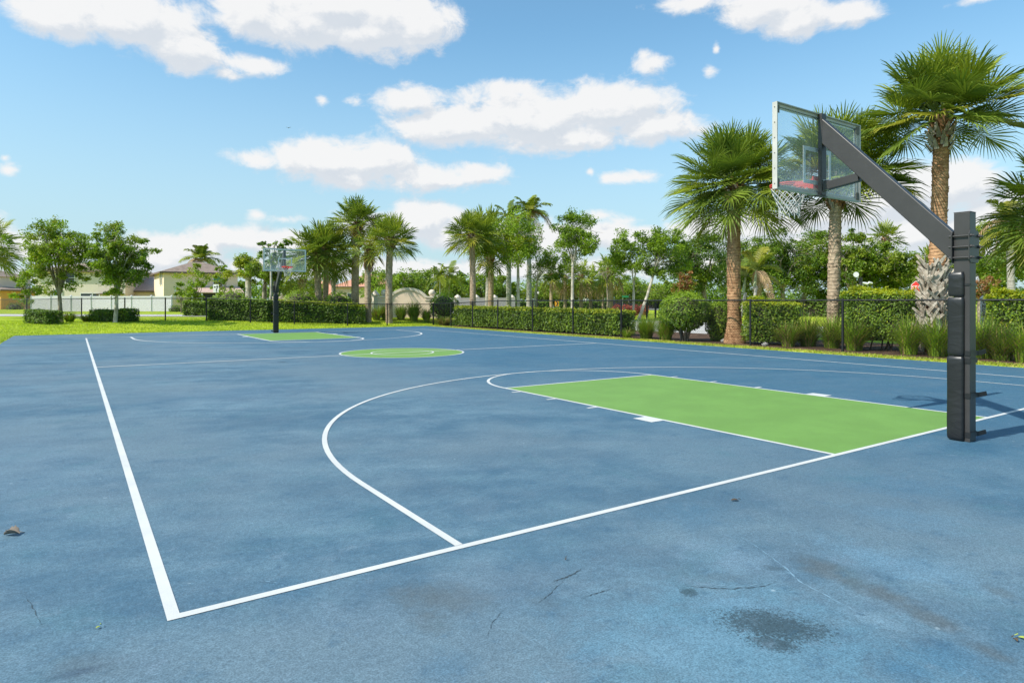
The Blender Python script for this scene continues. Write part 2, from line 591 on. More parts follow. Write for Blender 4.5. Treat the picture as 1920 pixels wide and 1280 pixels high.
    m_, _ = seg(880, 1190, 1500, 1280, .4, .9, nh, 1.6)
    cc = t.mix(t.math('MULTIPLY', t.math('MULTIPLY', chips, m_), .25), cc, (.22, .33, .38))
    # little scuffs and specks
    vo = t.node('ShaderNodeTexVoronoi', {'Scale': 3.4, 'Randomness': 1.0}); t.l.new(t.vm('ADD', pos, t.vm('MULTIPLY', (1, 1, 1), (0, 0, 0))), vo.inputs['Vector'])
    dsp = t.math('ADD', vo.outputs['Distance'], t.math('MULTIPLY', t.math('SUBTRACT', nf, .5), .10))
    wsel = t.ss(t.node('ShaderNodeSeparateColor', {0: vo.outputs['Color']}).outputs[0], .62, .70)
    cc = t.mix(t.math('MULTIPLY', t.math('MULTIPLY', t.ss(dsp, .085, .03), wsel), .55), cc, (.04, .09, .14))
    vo2 = t.node('ShaderNodeTexVoronoi', {'Scale': 4.7, 'Randomness': 1.0}); t.l.new(t.vm('ADD', pos, (3.3, 8.1, 0)), vo2.inputs['Vector'])
    dsp2 = t.math('ADD', vo2.outputs['Distance'], t.math('MULTIPLY', t.math('SUBTRACT', nf, .5), .12))
    wsel2 = t.ss(t.node('ShaderNodeSeparateColor', {0: vo2.outputs['Color']}).outputs[1], .74, .80)
    cc = t.mix(t.math('MULTIPLY', t.math('MULTIPLY', t.ss(dsp2, .07, .03), wsel2), .5), cc, (.32, .40, .44))
    hue = t.noise(t.vm('ADD', pos, (7.7, 3.1, 0)), 1.7, 5, .6)
    cc = t.mix(t.math('MULTIPLY', t.ss(hue, .52, .72), .35), cc, (.100, .152, .198))
    cc = t.mix(t.math('MULTIPLY', t.ss(hue, .46, .28), .30), cc, (.060, .150, .185))
    blot = t.noise(t.vm('ADD', pos, (1.3, 9.2, 0)), 5.5, 7, .72)
    cc = t.mix(t.math('MULTIPLY', t.ss(blot, .54, .72), .45), cc, (.150, .215, .270))
    cc = t.mix(t.math('MULTIPLY', t.ss(blot, .46, .30), .42), cc, (.030, .085, .145))
    cc = t.mix(.5, cc, t.mix(t.ss(fine, .3, .7), (.35, .35, .35), (.65, .65, .65)), 'OVERLAY')
    cc = t.mix(.6, cc, t.mix(t.ss(grit, .34, .66), (.28, .28, .28), (.72, .72, .72)), 'OVERLAY')
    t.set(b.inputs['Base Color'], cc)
    b.inputs['Roughness'].default_value = .62
    b.inputs['Specular IOR Level'].default_value = .28
    h = t.math('ADD', t.math('MULTIPLY', grit, .5), t.math('MULTIPLY', fine, .5))
    t.set(b.inputs['Normal'], t.bump(h, .22, .004))
    return m


def m_paint(name, c, wear, wc):
    m, t, b = newmat(name)
    pos = wpos(t)
    n = t.noise(pos, 16, 6, .7)
    n2 = t.noise(pos, 1.6, 6, .65)
    gr = t.noise(pos, 260, 2, .6)
    cc = t.mix(t.ss(n2, .35, .7), tuple(q * .88 for q in c), c)
    sc_ = t.noise(t.vm('MULTIPLY', pos, (1, .35, 1)), 7, 7, .75, .6)
    cc = t.mix(t.math('MULTIPLY', t.ss(sc_, .56, .74), wear * 1.2), cc, tuple(q * .62 for q in c))
    cc = t.mix(t.math('MULTIPLY', t.ss(sc_, .40, .26), wear * .8), cc, tuple(min(.8, q * 1.3) for q in c))
    cc = t.mix(t.math('MULTIPLY', t.ss(n, .62, .78), wear), cc, wc)
    cc = t.mix(.3, cc, t.mix(t.ss(gr, .3, .7), (.35, .35, .35), (.65, .65, .65)), 'OVERLAY')
    t.set(b.inputs['Base Color'], cc)
    b.inputs['Roughness'].default_value = .65
    b.inputs['Specular IOR Level'].default_value = .25
    t.set(b.inputs['Normal'], t.bump(gr, .2, .004))
    return m


def m_lawn():
    m, t, b = newmat('lawn')
    pos = wpos(t)
    a = t.noise(pos, .25, 4, .6); c = t.noise(pos, 2.2, 5, .7); f = t.noise(pos, 26, 4, .7)
    cc = t.mix(t.ss(a, .35, .65), (.29, .38, .022), (.38, .46, .030))
    cc = t.mix(t.math('MULTIPLY', t.ss(c, .5, .75), .5), cc, (.36, .40, .07))
    cc = t.mix(.6, cc, t.mix(t.ss(f, .3, .7), (.25, .25, .25), (.75, .75, .75)), 'OVERLAY')
    t.set(b.inputs['Base Color'], cc)
    b.inputs['Roughness'].default_value = .9
    b.inputs['Specular IOR Level'].default_value = .1
    t.set(b.inputs['Normal'], t.bump(f, .6, .04))
    return m


def m_rough(name, c1, c2, s1=1.5, s2=40, bump=.6, rough=.95, dist=.02):
    m, t, b = newmat(name)
    pos = wpos(t)
    a = t.noise(pos, s1, 5, .6); f = t.noise(pos, s2, 5, .75)
    cc = t.mix(t.ss(t.math('ADD', t.math('MULTIPLY', a, .45), t.math('MULTIPLY', f, .55)), .36, .64), c1, c2)
    t.set(b.inputs['Base Color'], cc)
    b.inputs['Roughness'].default_value = rough
    b.inputs['Specular IOR Level'].default_value = .2
    t.set(b.inputs['Normal'], t.bump(f, bump, dist))
    return m


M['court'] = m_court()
M['green'] = m_paint('green_court_paint', (.160, .305, .068), .15, (.12, .26, .08))
M['line'] = m_paint('white_line_paint', (.60, .60, .58), .25, (.55, .58, .60))
M['lawn'] = m_lawn()
M['mulch'] = m_rough('bark_mulch', (.055, .032, .02), (.19, .115, .075), 2, 45, .9, dist=.04)
M['concrete'] = m_rough('pale_concrete', (.40, .38, .35), (.52, .50, .46), .8, 18, .15)
M['asphalt'] = m_rough('grey_asphalt', (.16, .155, .15), (.24, .235, .23), .6, 40, .2)

# ------------------------------------------------------------------ world
SUNV = Vector((-.95, .10, 1)).normalized()
w = bpy.data.worlds.new('World'); sc.world = w; w.use_nodes = True
wt = NT(w.node_tree)
bg = w.node_tree.nodes['Background']
SKYS = .15
EXPO = .86
GAIN = 2 ** EXPO
sky = wt.node('ShaderNodeTexSky', sky_type='NISHITA', sun_disc=False)
sky.sun_elevation = math.asin(SUNV.z)
sky.sun_rotation = math.atan2(SUNV.x, SUNV.y)
sky.air_density = 1.0; sky.dust_density = .9; sky.ozone_density = 1.6
sky.altitude = 0


def azel(px, py):
    return (YAW + math.atan((px - 960) / F), math.atan((H0 - py) / math.hypot(F, px - 960)))


# cumulus masses: picture column / row of the centre and half sizes, turned into compass bearing and elevation
CL = [(110, 30, 120, 48), (250, 30, 160, 66), (340, 85, 95, 55), (350, 118, 70, 26), (480, 122, 72, 22), (425, 138, 40, 14),
      (470, 20, 80, 60), (570, 35, 140, 64), (690, 55, 140, 58), (790, 45, 82, 48), (640, 10, 220, 50),
      (1310, 2, 100, 22), (1430, 12, 110, 40), (1490, 35, 84, 42), (1595, 28, 80, 28), (1830, -2, 60, 10),
      (770, 188, 90, 32), (850, 238, 150, 44), (990, 225, 170, 66), (1150, 200, 145, 56), (1230, 236, 120, 36), (950, 168, 66, 22), (1060, 258, 160, 34),
      (480, 300, 72, 22), (600, 298, 110, 46), (700, 303, 105, 46), (650, 332, 120, 30), (800, 333, 115, 32), (905, 326, 72, 26),
      (1220, 122, 44, 22), (1208, 104, 20, 14), (1330, 133, 20, 12), (1343, 92, 10, 14), (605, 188, 13, 12), (1175, 335, 72, 15), (1105, 322, 14, 10),
      (12, 318, 32, 18), (8, 296, 14, 9), (668, 190, 22, 12), (480, 402, 26, 15), (535, 412, 60, 12),
      (430, 446, 120, 32), (350, 462, 140, 30), (520, 455, 90, 36), (300, 480, 110, 34), (790, 412, 90, 42), (830, 398, 52, 24), (720, 430, 110, 40), (880, 440, 120, 44),
      (1120, 405, 34, 14), (1150, 440, 110, 34), (1040, 450, 110, 40),
      (1720, 362, 125, 70), (1800, 345, 95, 52), (1640, 385, 100, 46), (1560, 400, 130, 46), (1450, 425, 130, 44), (1330, 432, 110, 34), (1880, 410, 110, 60),
      (1700, 440, 190, 50), (1500, 460, 220, 50), (80, 470, 150, 34), (-60, 450, 120, 60), (620, 505, 300, 34), (1010, 505, 260, 30), (1400, 500, 280, 36), (200, 512, 280, 28), (1850, 480, 200, 50),
      (2100, 300, 160, 70), (2300, 120, 200, 80), (-250, 200, 200, 70), (-500, 60, 240, 90), (2250, 430, 240, 60)]


def cloud_group():
    gt = bpy.data.node_groups.new('cumulus', 'ShaderNodeTree')
    gt.interface.new_socket('AzEl', in_out='INPUT', socket_type='NodeSocketVector')
    gt.interface.new_socket('Density', in_out='OUTPUT', socket_type='NodeSocketFloat')
    t = NT(gt)
    gi = t.node('NodeGroupInput'); go = t.node('NodeGroupOutput')
    p = gi.outputs[0]
    cur = None
    for px, py, rx, ry in CL:
        a, e = azel(px, py)
        k = math.cos(a - YAW)
        ra, re = rx / F * k * k * 1.06, ry / F * k * 1.1
        ln = t.vm('LENGTH', t.vm('MULTIPLY_ADD', p, (1 / ra, 1 / re, 0), (-a / ra, -e / re, 0)))
        val = t.math('MULTIPLY_ADD', ln, -min(1, .22 + .78 * (ry / 42)), min(1, .22 + .78 * (ry / 42)))
        cur = val if cur is None else t.node('ShaderNodeMath', {0: cur, 1: val, 2: .25}, operation='SMOOTH_MAX').outputs[0]
    q = t.vm('MULTIPLY', p, (1, 1.5, 1))
    n = t.noise(q, 22, 10, .65, .3)
    n1 = t.noise(q, 7, 3, .5)
    n = t.math('ADD', t.math('MULTIPLY', n, .75), t.math('MULTIPLY', n1, .25))
    d = t.math('ADD', cur, t.math('MULTIPLY', t.math('SUBTRACT', n, .5), 1.55))
    t.l.new(d, go.inputs[0])
    return gt


CG = cloud_group()
gen = wt.node('ShaderNodeTexCoord').outputs['Generated']
nrm = wt.vm('NORMALIZE', gen)
sp = wt.node('ShaderNodeSeparateXYZ'); wt.l.new(nrm, sp.inputs[0])
az = wt.math('ARCTAN2', sp.outputs[0], sp.outputs[1])
el = wt.math('ARCSINE', sp.outputs[2])
cv = wt.node('ShaderNodeCombineXYZ'); wt.l.new(az, cv.inputs[0]); wt.l.new(el, cv.inputs[1])


def dens(v):
    nd = wt.node('ShaderNodeGroup'); nd.node_tree = CG
    wt.l.new(v, nd.inputs[0])
    return nd.outputs[0]


d0 = dens(cv.outputs[0])
d1 = dens(wt.vm('ADD', cv.outputs[0], (-.012, .020, 0)))
alpha = wt.ss(d0, .02, .46)
lit = wt.ss(wt.math('SUBTRACT', d0, d1), -.22, .26)
core = wt.ss(d0, .25, 1.1)
shade = wt.math('SUBTRACT', wt.math('ADD', wt.math('MULTIPLY', lit, .72), .42), wt.math('MULTIPLY', core, .16), clamp=True)
ccol = wt.mix(shade, (.62, .70, .80), (1.0, 1.0, 1.0))
cbr = wt.vm('MULTIPLY', ccol, (.93 / SKYS / GAIN,) * 3)
# pale summer sky: lift of the blue towards the picture's cyan, milky near the horizon
skc = wt.vm('MULTIPLY', sky.outputs[0], (.58, .79, .775))
hz = wt.ss(el, .42, .0)
skc = wt.mix(wt.math('MULTIPLY', hz, .82), skc, tuple(q / SKYS / GAIN for q in (.525, .685, .78)))
fin = wt.mix(wt.math('MULTIPLY', alpha, .97), skc, cbr)
wt.l.new(fin, bg.inputs[0])
bg.inputs[1].default_value = SKYS

sun = bpy.data.lights.new('sun', 'SUN'); sun.energy = 3.15; sun.angle = R(.6); sun.color = (1, .95, .87)
suno = bpy.data.objects.new('sun', sun); col.objects.link(suno)
suno.rotation_euler = (-SUNV).to_track_quat('-Z', 'Y').to_euler()
suno.location = (-20, 0, 30)

sc.view_settings.view_transform = 'Standard'
sc.view_settings.look = 'None'
sc.view_settings.exposure = EXPO
sc.view_settings.gamma = 1
sc.cycles.max_bounces = 6
sc.cycles.diffuse_bounces = 3
sc.cycles.glossy_bounces = 3
sc.cycles.transmission_bounces = 4
sc.cycles.transparent_max_bounces = 8
sc.cycles.use_denoising = True
sc.cycles.caustics_reflective = False
sc.cycles.caustics_refractive = False


# ------------------------------------------------------------------ ground and court
def grid_sheet(name, xs, ys, mat, dz=0, hole=None):
    xs = np.array(sorted(set(np.round(xs, 3)))); ys = np.array(sorted(set(np.round(ys, 3))))
    X, Y = np.meshgrid(xs, ys, indexing='ij')
    Z = g(X, Y) + dz
    if hole:
        ins = (X > SX0 + .02) & (X < SX1 - .02) & (Y > SY0 + .02) & (Y < SY1 - .02)
        Z = np.where(ins, -.12, Z)
    n, k = X.shape
    idx = np.arange(n * k).reshape(n, k)
    f = np.stack([idx[:-1, :-1], idx[1:, :-1], idx[1:, 1:], idx[:-1, 1:]], -1).reshape(-1, 4)
    me = bpy.data.meshes.new(name)
    me.from_pydata(np.stack([X, Y, Z], -1).reshape(-1, 3).tolist(), [], f.tolist())
    me.polygons.foreach_set('use_smooth', np.full(len(f), True))
    return struct(link(name, me, mat))


xs = np.concatenate([[-900, -500, -300, -200, -140], np.arange(-100, -12, 6), np.arange(-12, 44, 1.0), np.arange(44, 130, 5), [140, 180, 260, 400, 700, 1000], [SX0, SX1, SX0 + .05, SX1 - .05]])
ys = np.concatenate([[-400, -200, -100, -60, -30, -15], np.arange(-10, 44, 1.0), np.arange(44, 130, 5), [140, 180, 260, 400, 700, 1000, 1400], [SY0, SY1, SY0 + .05, SY1 - .05]])
grid_sheet('ground', xs, ys, M['lawn'], 0, True)

mb = MB()
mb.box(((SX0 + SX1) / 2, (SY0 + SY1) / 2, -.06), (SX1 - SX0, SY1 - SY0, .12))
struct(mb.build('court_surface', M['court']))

# painted lines are thin sheets one above the other
LWD = .051


def sheet(name, polys, z, mat):
    mb = MB()
    for p in polys:
        mb.add([(a, b_, z) for a, b_ in p], [tuple(range(len(p)))])
    o = mb.build(name, mat)
    return struct(o)


def rect(x0, y0, x1, y1):
    return [(x0, y0), (x1, y0), (x1, y1), (x0, y1)]


def arc(cx, cy, r, a0, a1, wd, n):
    out = []
    for i in range(n):
        t0 = a0 + (a1 - a0) * i / n; t1 = a0 + (a1 - a0) * (i + 1) / n
        out.append([(cx + (r - wd) * math.cos(t0), cy + (r - wd) * math.sin(t0)), (cx + r * math.cos(t0), cy + r * math.sin(t0)),
                    (cx + r * math.cos(t1), cy + r * math.sin(t1)), (cx + (r - wd) * math.cos(t1), cy + (r - wd) * math.sin(t1))])
    return out


KEYW, FT, R3, HOOPY = 3.433, 5.584, 5.719, 1.6
ft = .3048


def endmarks(flip):
    LWD = .080 if flip else .051
    def T(p):
        return [(x, L - y) for x, y in p][::-1] if flip else p
    x0, x1 = MX - KEYW / 2, MX + KEYW / 2
    lane = [T(rect(x0, LWD, x1, FT))]
    sheet('painted_lane', lane, .0015, M['green'])
    ln = [rect(x0 - LWD / 2, LWD, x0 + LWD / 2, FT), rect(x1 - LWD / 2, LWD, x1 + LWD / 2, FT), rect(x0 - LWD / 2, FT, x1 + LWD / 2, FT + LWD)]
    for sx, xe in ((-1, x0 - LWD / 2), (1, x1 + LWD / 2)):
        for yy in (11, 14, 17):
            ln.append(rect(min(xe, xe + sx * .16), yy * ft * .985, max(xe, xe + sx * .16), yy * ft * .985 + LWD))
        ln.append(rect(min(xe, xe + sx * .20), 7 * ft, max(xe, xe + sx * .20), 8 * ft))
    sheet('lane_lines', [T(p) for p in ln], .003, M['line'])
    rc = KEYW / 2 + LWD / 2
    sheet('free_throw_arc', [T(p) for p in arc(MX, FT + LWD, rc, 0, PI, LWD, 40)], .003, M['line'])
    tp = arc(MX, HOOPY, R3 + LWD / 2, 0, PI, LWD, 90)
    for sx in (-1, 1):
        tp.append(rect(MX + sx * R3 - LWD / 2, LWD, MX + sx * R3 + LWD / 2, HOOPY))
    sheet('three_point_line', [T(p) for p in tp], .0045, M['line'])


endmarks(False); endmarks(True)
cen = []
n = 64
RC = 1.72
sheet('center_circle_paint', [[(MX + RC * math.cos(2 * PI * i / n), L / 2 + RC * math.sin(2 * PI * i / n)) for i in range(n)]], .0015, M['green'])
sheet('center_circle_lines', arc(MX, L / 2, RC, 0, 2 * PI, LWD, 64) + arc(MX, L / 2, .88, 0, 2 * PI, LWD, 48), .003, M['line'])
sheet('halfway_line', [rect(LWD, L / 2 - .038, W - LWD, L / 2 + .038)], .0045, M['line'])
sheet('boundary_lines', [rect(0, 0, W, LWD), rect(0, L - .08, W, L), rect(0, LWD, LWD * 1.08, L - .08), rect(W - .065, LWD, W, L - .08)], .003, M['line'])

# cracks in the court, thin dark slivers with a chalky lip
def crack(name, pts, wd, mat, z):
    P = []
    for px, py in pts:
        p = onground(px, py); P.append((p.x, p.y))
    poly = []
    fine = []
    for (a, b_) in zip(P[:-1], P[1:]):
        for i in range(8):
            tt = i / 8
            fine.append((a[0] + (b_[0] - a[0]) * tt + random.uniform(-1, 1) * .004, a[1] + (b_[1] - a[1]) * tt + random.uniform(-1, 1) * .004))
    fine.append(P[-1])
    polys = []
    m_ = len(fine) - 1
    for i in range(m_):
        a, b_ = Vector(fine[i]), Vector(fine[i + 1])
        d = (b_ - a)
        if d.length < 1e-6: continue
        nn = Vector((-d.y, d.x)).normalized()
        w0 = wd * math.sin(PI * min(1, (i + .15) / m_)) * (.6 + .5 * math.sin(i * 1.9)) ; w1 = wd * math.sin(PI * min(1, (i + 1.15) / (m_ + .3))) * (.6 + .5 * math.sin((i + 1) * 1.9))
        w0, w1 = max(w0, wd * .15), max(w1, wd * .15)
        polys.append([tuple(a - nn * w0), tuple(b_ - nn * w1), tuple(b_ + nn * w1), tuple(a + nn * w0)])
    mb = MB()
    for p in polys:
        mb.add([(a, b_, z) for a, b_ in p], [(0, 1, 2, 3)])
    o = mb.build(name, mat)
    return struct(o)


M['crack'] = plain('crack_dark', (.045, .068, .082), .9)
M['chalk'] = plain('chalky_lip', (.17, .28, .36), .9, 0, .2, .3, 20)
crack('court_crack', [(1275, 1097), (1320, 1101), (1370, 1104), (1432, 1099), (1455, 1090)], .004, M['crack'], .002)
crack('court_crack', [(1090, 1066), (1076, 1076), (1058, 1083), (1035, 1091)], .008, M['crack'], .002)
crack('court_crack', [(1060, 1085), (1030, 1115), (1005, 1132)], .0025, M['crack'], .002)
crack('court_crack', [(1095, 1119), (1120, 1112), (1150, 1103)], .004, M['crack'], .002)
crack('court_crack', [(948, 1140), (925, 1165), (912, 1195)], .0018, M['crack'], .002)
crack('court_crack', [(45, 1113), (62, 1140), (78, 1171)], .0022, M['crack'], .002)
crack('court_crack', [(520, 678), (540, 679.5)], .05, M['crack'], .002)
crack('court_scuff', [(1370, 995), (1420, 1025), (1468, 1060), (1500, 1090), (1560, 1122), (1610, 1148), (1680, 1168)], .006, M['chalk'], .0012)
crack('court_scuff', [(1270, 1093), (1330, 1096), (1400, 1100), (1470, 1080)], .004, M['chalk'], .0012)
crack('court_scuff', [(475, 1088), (505, 1090), (535, 1093)], .004, M['chalk'], .0012)

# beds, pavements, road (sheets that follow the ground)
def patch(name, x0, x1, y0, y1, mat, dz, st=1.0):
    return grid_sheet(name, np.append(np.arange(x0, x1, st), x1), np.append(np.arange(y0, y1, st), y1), mat, dz)


patch('mulch_bed', 17.25, 22.4, -8, 30.4, M['mulch'], .012)
patch('concrete_pavement', 22.5, 31, 11, 27.5, M['concrete'], .015)


def band(name, pts, mat, dz, nsub=24):
    """ribbon on the ground through pairs of picture column / depth (near edge, far edge)"""
    mb = MB()
    rows = []
    for (px0, z0, px1, z1) in pts:
        a = at(px0, z0); b_ = at(px1, z1)
        rows.append([(a.x + (b_.x - a.x) * k / 6, a.y + (b_.y - a.y) * k / 6) for k in range(7)])
    full = []
    for r0, r1 in zip(rows[:-1], rows[1:]):
        for s_ in range(nsub):
            t_ = s_ / nsub
            full.append([(a[0] + (b_[0] - a[0]) * t_, a[1] + (b_[1] - a[1]) * t_) for a, b_ in zip(r0, r1)])
    full.append(rows[-1])
    vs = [(x, y, float(g(x, y)) + dz) for r_ in full for x, y in r_]
    fs = [(i * 7 + k, i * 7 + k + 1, (i + 1) * 7 + k + 1, (i + 1) * 7 + k) for i in range(len(full) - 1) for k in range(6)]
    mb.add(vs, fs, 0, True)
    return struct(mb.build(name, mat))


band('path', [(-500, 47, -500, 55), (0, 45.5, 0, 53), (400, 44.5, 400, 51), (700, 46, 690, 52)], M['concrete'], .03)
band('road', [(820, 78, 810, 108), (1000, 78, 1000, 112), (1240, 78, 1230, 112), (1420, 80, 1400, 114), (1700, 84, 1680, 120)], M['asphalt'], .04)
band('road', [(600, 60, 560, 78), (830, 60, 800, 100), (1000, 52, 1000, 70)], M['concrete'], .025)

# grass blades on the strips that can be seen near by
def lawn_blades():
    N = []
    def scat(x0, x1, y0, y1, dens):
        n_ = int((x1 - x0) * (y1 - y0) * dens)
        return np.stack([rng.uniform(x0, x1, n_), rng.uniform(y0, y1, n_)], 1)
    a = scat(-7, 17.3, 30.55, 35.5, 260)
    b_ = scat(16.56, 17.4, -4, 30.7, 700)
    c_ = scat(-8, SX0, 18, 30.6, 220)
    d_ = scat(-14, -7, 26, 40, 120)
    e_ = scat(-7, 18, 35.5, 42, 110)
    P = np.concatenate([a, b_, c_, d_, e_])
    kind = np.concatenate([np.zeros(len(a)), np.ones(len(b_)), np.zeros(len(c_) + len(d_) + len(e_))])
    n_ = len(P)
    z = g(P[:, 0], P[:, 1])
    h = rng.uniform(.025, .065, n_) * np.where(kind == 1, .8, 1.0)
    wd = rng.uniform(.008, .018, n_) * 1.3
    an = rng.uniform(0, 2 * PI, n_)
    le = rng.uniform(.01, .06, n_); la = rng.uniform(0, 2 * PI, n_)
    B = np.stack([P[:, 0], P[:, 1], z], 1)
    dx = np.stack([np.cos(an) * wd, np.sin(an) * wd, np.zeros(n_)], 1)
    tip = B + np.stack([np.cos(la) * le, np.sin(la) * le, h], 1)
    V = np.stack([B - dx, B + dx, tip], 1).reshape(-1, 3)
    mi = rng.choice([0, 0, 0, 1, 1], n_)
    dry = (kind == 1) & (rng.random(n_) < .45) | (rng.random(n_) < .03)
    mi = np.where(dry, 2, mi)
    o = quads('lawn_grass', V, [M['lawn_a'], M['lawn_b'], M['lawn_dry']], None, mi, False, 3)
    o['kind'] = 'stuff'
    o['label'] = 'short bright green lawn grass edging the blue court'


lawn_blades()

# ------------------------------------------------------------------ basketball hoop
def make_hoop(label):
    h = thing('basketball_hoop', (0, 0, 0), label, 'basketball hoop', 'basketball hoops at the two ends of the court')
    S = .145; TOP = 2.335
    mb = MB(); mb.box((0, 0, TOP / 2), (S, S, TOP)); mb.box((0, 0, TOP + .004), (S + .006, S + .006, .008))
    mb.build('post', M['black'], h, .012)
    # clamp: two plates with three through rods each side
    mb = MB()
    pw = .235
    oct_ = [(-pw / 2, -.13), (-pw / 2 + .03, -.165), (pw / 2 - .03, -.165), (pw / 2, -.13), (pw / 2, .13), (pw / 2 - .03, .165), (-pw / 2 + .03, .165), (-pw / 2, .13)]
    mb.prism(oct_, (0, S / 2 + .001, 1.985), (1, 0, 0), (0, 0, 1), (0, .012, 0))
    mb.build('clamp_plate', M['black'], h, .003)
    mb = MB()
    mb.prism(oct_, (0, -S / 2 - .013, 1.985), (1, 0, 0), (0, 0, 1), (0, .012, 0))
    mb.build('clamp_plate', M['black'], h, .003)
    for sx in (-1, 1):
        for zz in (1.875, 1.985, 2.095):
            mb = MB()
            mb.tube([(sx * .095, S / 2 + .04, zz), (sx * .095, -S / 2 - .05, zz)], .0085, 8)
            for yy in (-S / 2 - .022, S / 2 + .022):
                mb.tube([(sx * .095, yy - .008, zz), (sx * .095, yy + .008, zz)], .017, 6)
            mb.build('clamp_rod', M['black'], h)
    # arm
    YB = 1.59                     # face of the backboard from the post
    a = Vector((0, S / 2 + .013, 1.985)); b_ = Vector((0, YB - .085, 3.50))
    d = (b_ - a).normalized()
    mb = MB()
    up = Vector((0, -d.z, d.y))
    hh = .105
    # sheared ends: cut vertical at both ends
    def cut(y, off):
        tt = (y - (a + up * off).y) / d.y
        return a + up * off + d * tt
    A0, A1 = cut(a.y, -hh), cut(a.y, hh); B0, B1 = cut(b_.y, -hh), cut(b_.y, hh)
    wx = .052
    vs = [p + Vector((sx * wx, 0, 0)) for sx in (-1, 1) for p in (A0, B0, B1, A1)]
    mb.add(vs, [(0, 1, 2, 3), (7, 6, 5, 4), (0, 4, 5, 1), (1, 5, 6, 2), (2, 6, 7, 3), (3, 7, 4, 0)])
    mb.build('arm', M['black'], h, .008)
    mb = MB(); mb.bar((0, YB - .085, 2.825), (0, 1.075, 2.875), .085, .10)
    mb.build('brace', M['black'], h, .006)
    # backboard
    BW, BH, B0z = 1.83, 1.0, 2.722
    zc = B0z + BH / 2
    mb = MB(); mb.box((0, YB - .006, zc), (BW - .03, .012, BH - .03))
    bb = mb.build('backboard', M['glass'], h)
    fw, fd = .032, .062
    mb = MB()
    for sx in (-1, 1):
        mb.box((sx * (BW / 2 - .006), YB - fd / 2 + .008, zc), (.012, fd, BH))
        mb.box((sx * (BW / 2 - .012 - fw / 2), YB - .020, zc), (fw, .010, BH - .03))
    for sz in (-1, 1):
        mb.box((0, YB - fd / 2 + .006, zc + sz * (BH / 2 - .005)), (BW - .026, fd - .004, .010))
        mb.box((0, YB - .022, zc + sz * (BH / 2 - .012 - fw / 2)), (BW - .09, .010, fw))
    for sx in (-1, 1):
        for zz in np.linspace(B0z + .06, B0z + BH - .06, 6):
            mb.tube([(sx * (BW / 2), YB - .022, zz), (sx * (BW / 2 + .004), YB - .022, zz)], .007, 6, mi=1)
    for sx in (-1, 1):
        for sz in (-1, 1):
            mb.box((sx * (BW / 2 - .045), YB - .034, zc + sz * (BH / 2 - .075)), (.05, .008, .09), mi=1)
    mb.build('frame', [M['frame'], M['frame_dirty']], bb)
    mb = MB()
    y0 = YB + .002
    def fr(x0, x1, z0, z1, t_):
        for c, s_ in (((x0 + t_ / 2, y0, (z0 + z1) / 2), (t_, .003, z1 - z0)), ((x1 - t_ / 2, y0, (z0 + z1) / 2), (t_, .003, z1 - z0)),
                      (((x0 + x1) / 2, y0, z0 + t_ / 2), (x1 - x0 - 2 * t_, .003, t_)), (((x0 + x1) / 2, y0, z1 - t_ / 2), (x1 - x0 - 2 * t_, .003, t_))):
            mb.box(c, s_)
    fr(-BW / 2 + .02, BW / 2 - .02, B0z + .02, B0z + BH - .02, .045)
    fr(-.305, .305, 2.86, 3.31, .05)
    mb.build('target_square', M['white'], bb)
    mb = MB(); mb.box((0, YB - .060, zc), (.10, .05, BH - .004))
    mb.box((0, YB - .038, B0z - .004), (.19, .075, .012))
    mb.build('support_bar', M['black'], bb, .004)
    # rim
    RZ, RR = 2.915, .2286
    RY = YB + .15 + RR
    mb = MB()
    ring = [(RR * math.cos(2 * PI * i / 40), RY + RR * math.sin(2 * PI * i / 40), RZ) for i in range(41)]
    mb.tube(ring, .011, 8, caps=False)
    ring2 = [(RR * math.cos(2 * PI * i / 40), RY + RR * math.sin(2 * PI * i / 40), RZ - .022) for i in range(41)]
    mb.tube(ring2, .006, 6, caps=False)
    for i in range(12):
        a_ = 2 * PI * (i + .5) / 12
        mb.tube([(RR * math.cos(a_), RY + RR * math.sin(a_), RZ - .02), (RR * .97 * math.cos(a_), RY + RR * .97 * math.sin(a_), RZ - .045)], .005, 5)
    mb.box((0, YB + .012, RZ - .03), (.17, .012, .15))
    mb.box((0, YB + .085, RZ - .004), (.15, .15, .010))
    for sx in (-1, 1):
        mb.prism([(0, .035), (0, -.085), (.16, -.035), (.30, -.018), (.30, .012)], (sx * .078, YB + .016, RZ - .02), (.35 * sx, .93, 0), (0, 0, 1), (.006 * sx, 0, 0))
    rim = mb.build('rim', M['rim'], h)
    mb = MB()
    def npt(a_, f):
        r_ = .222 - .10 * min(1, f * 1.3)
        return Vector((r_ * math.cos(a_), RY + r_ * math.sin(a_), RZ - .04 - .335 * f))
    for i in range(12):
        for sg in (-1, 1):
            pts = [npt(2 * PI * (i + .5) / 12 + sg * 2 * PI / 12 * 3 * f, f) for f in np.linspace(0, 1, 13)]
            mb.tube(pts, .0052, 5)
    for i in range(12):
        a_ = 2 * PI * i / 12
        mb.tube([npt(a_, 1.0), npt(a_ + .05, 1.06) , npt(a_ + .02, 1.14)], [.007, .006, .004], 5)
    mb.build('net', M['net'], rim)
    for zz in (2.78, 2.90):
        for sx in (-1, 1):
            mb = MB(); mb.tube([(sx * .03, YB - .16, zz), (sx * .03, YB - .085, zz)], .005, 6)
            mb.tube([(sx * .03, YB - .105, zz), (sx * .03, YB - .095, zz)], .011, 6)
            mb.build('rim_bolt', M['steel'], rim)
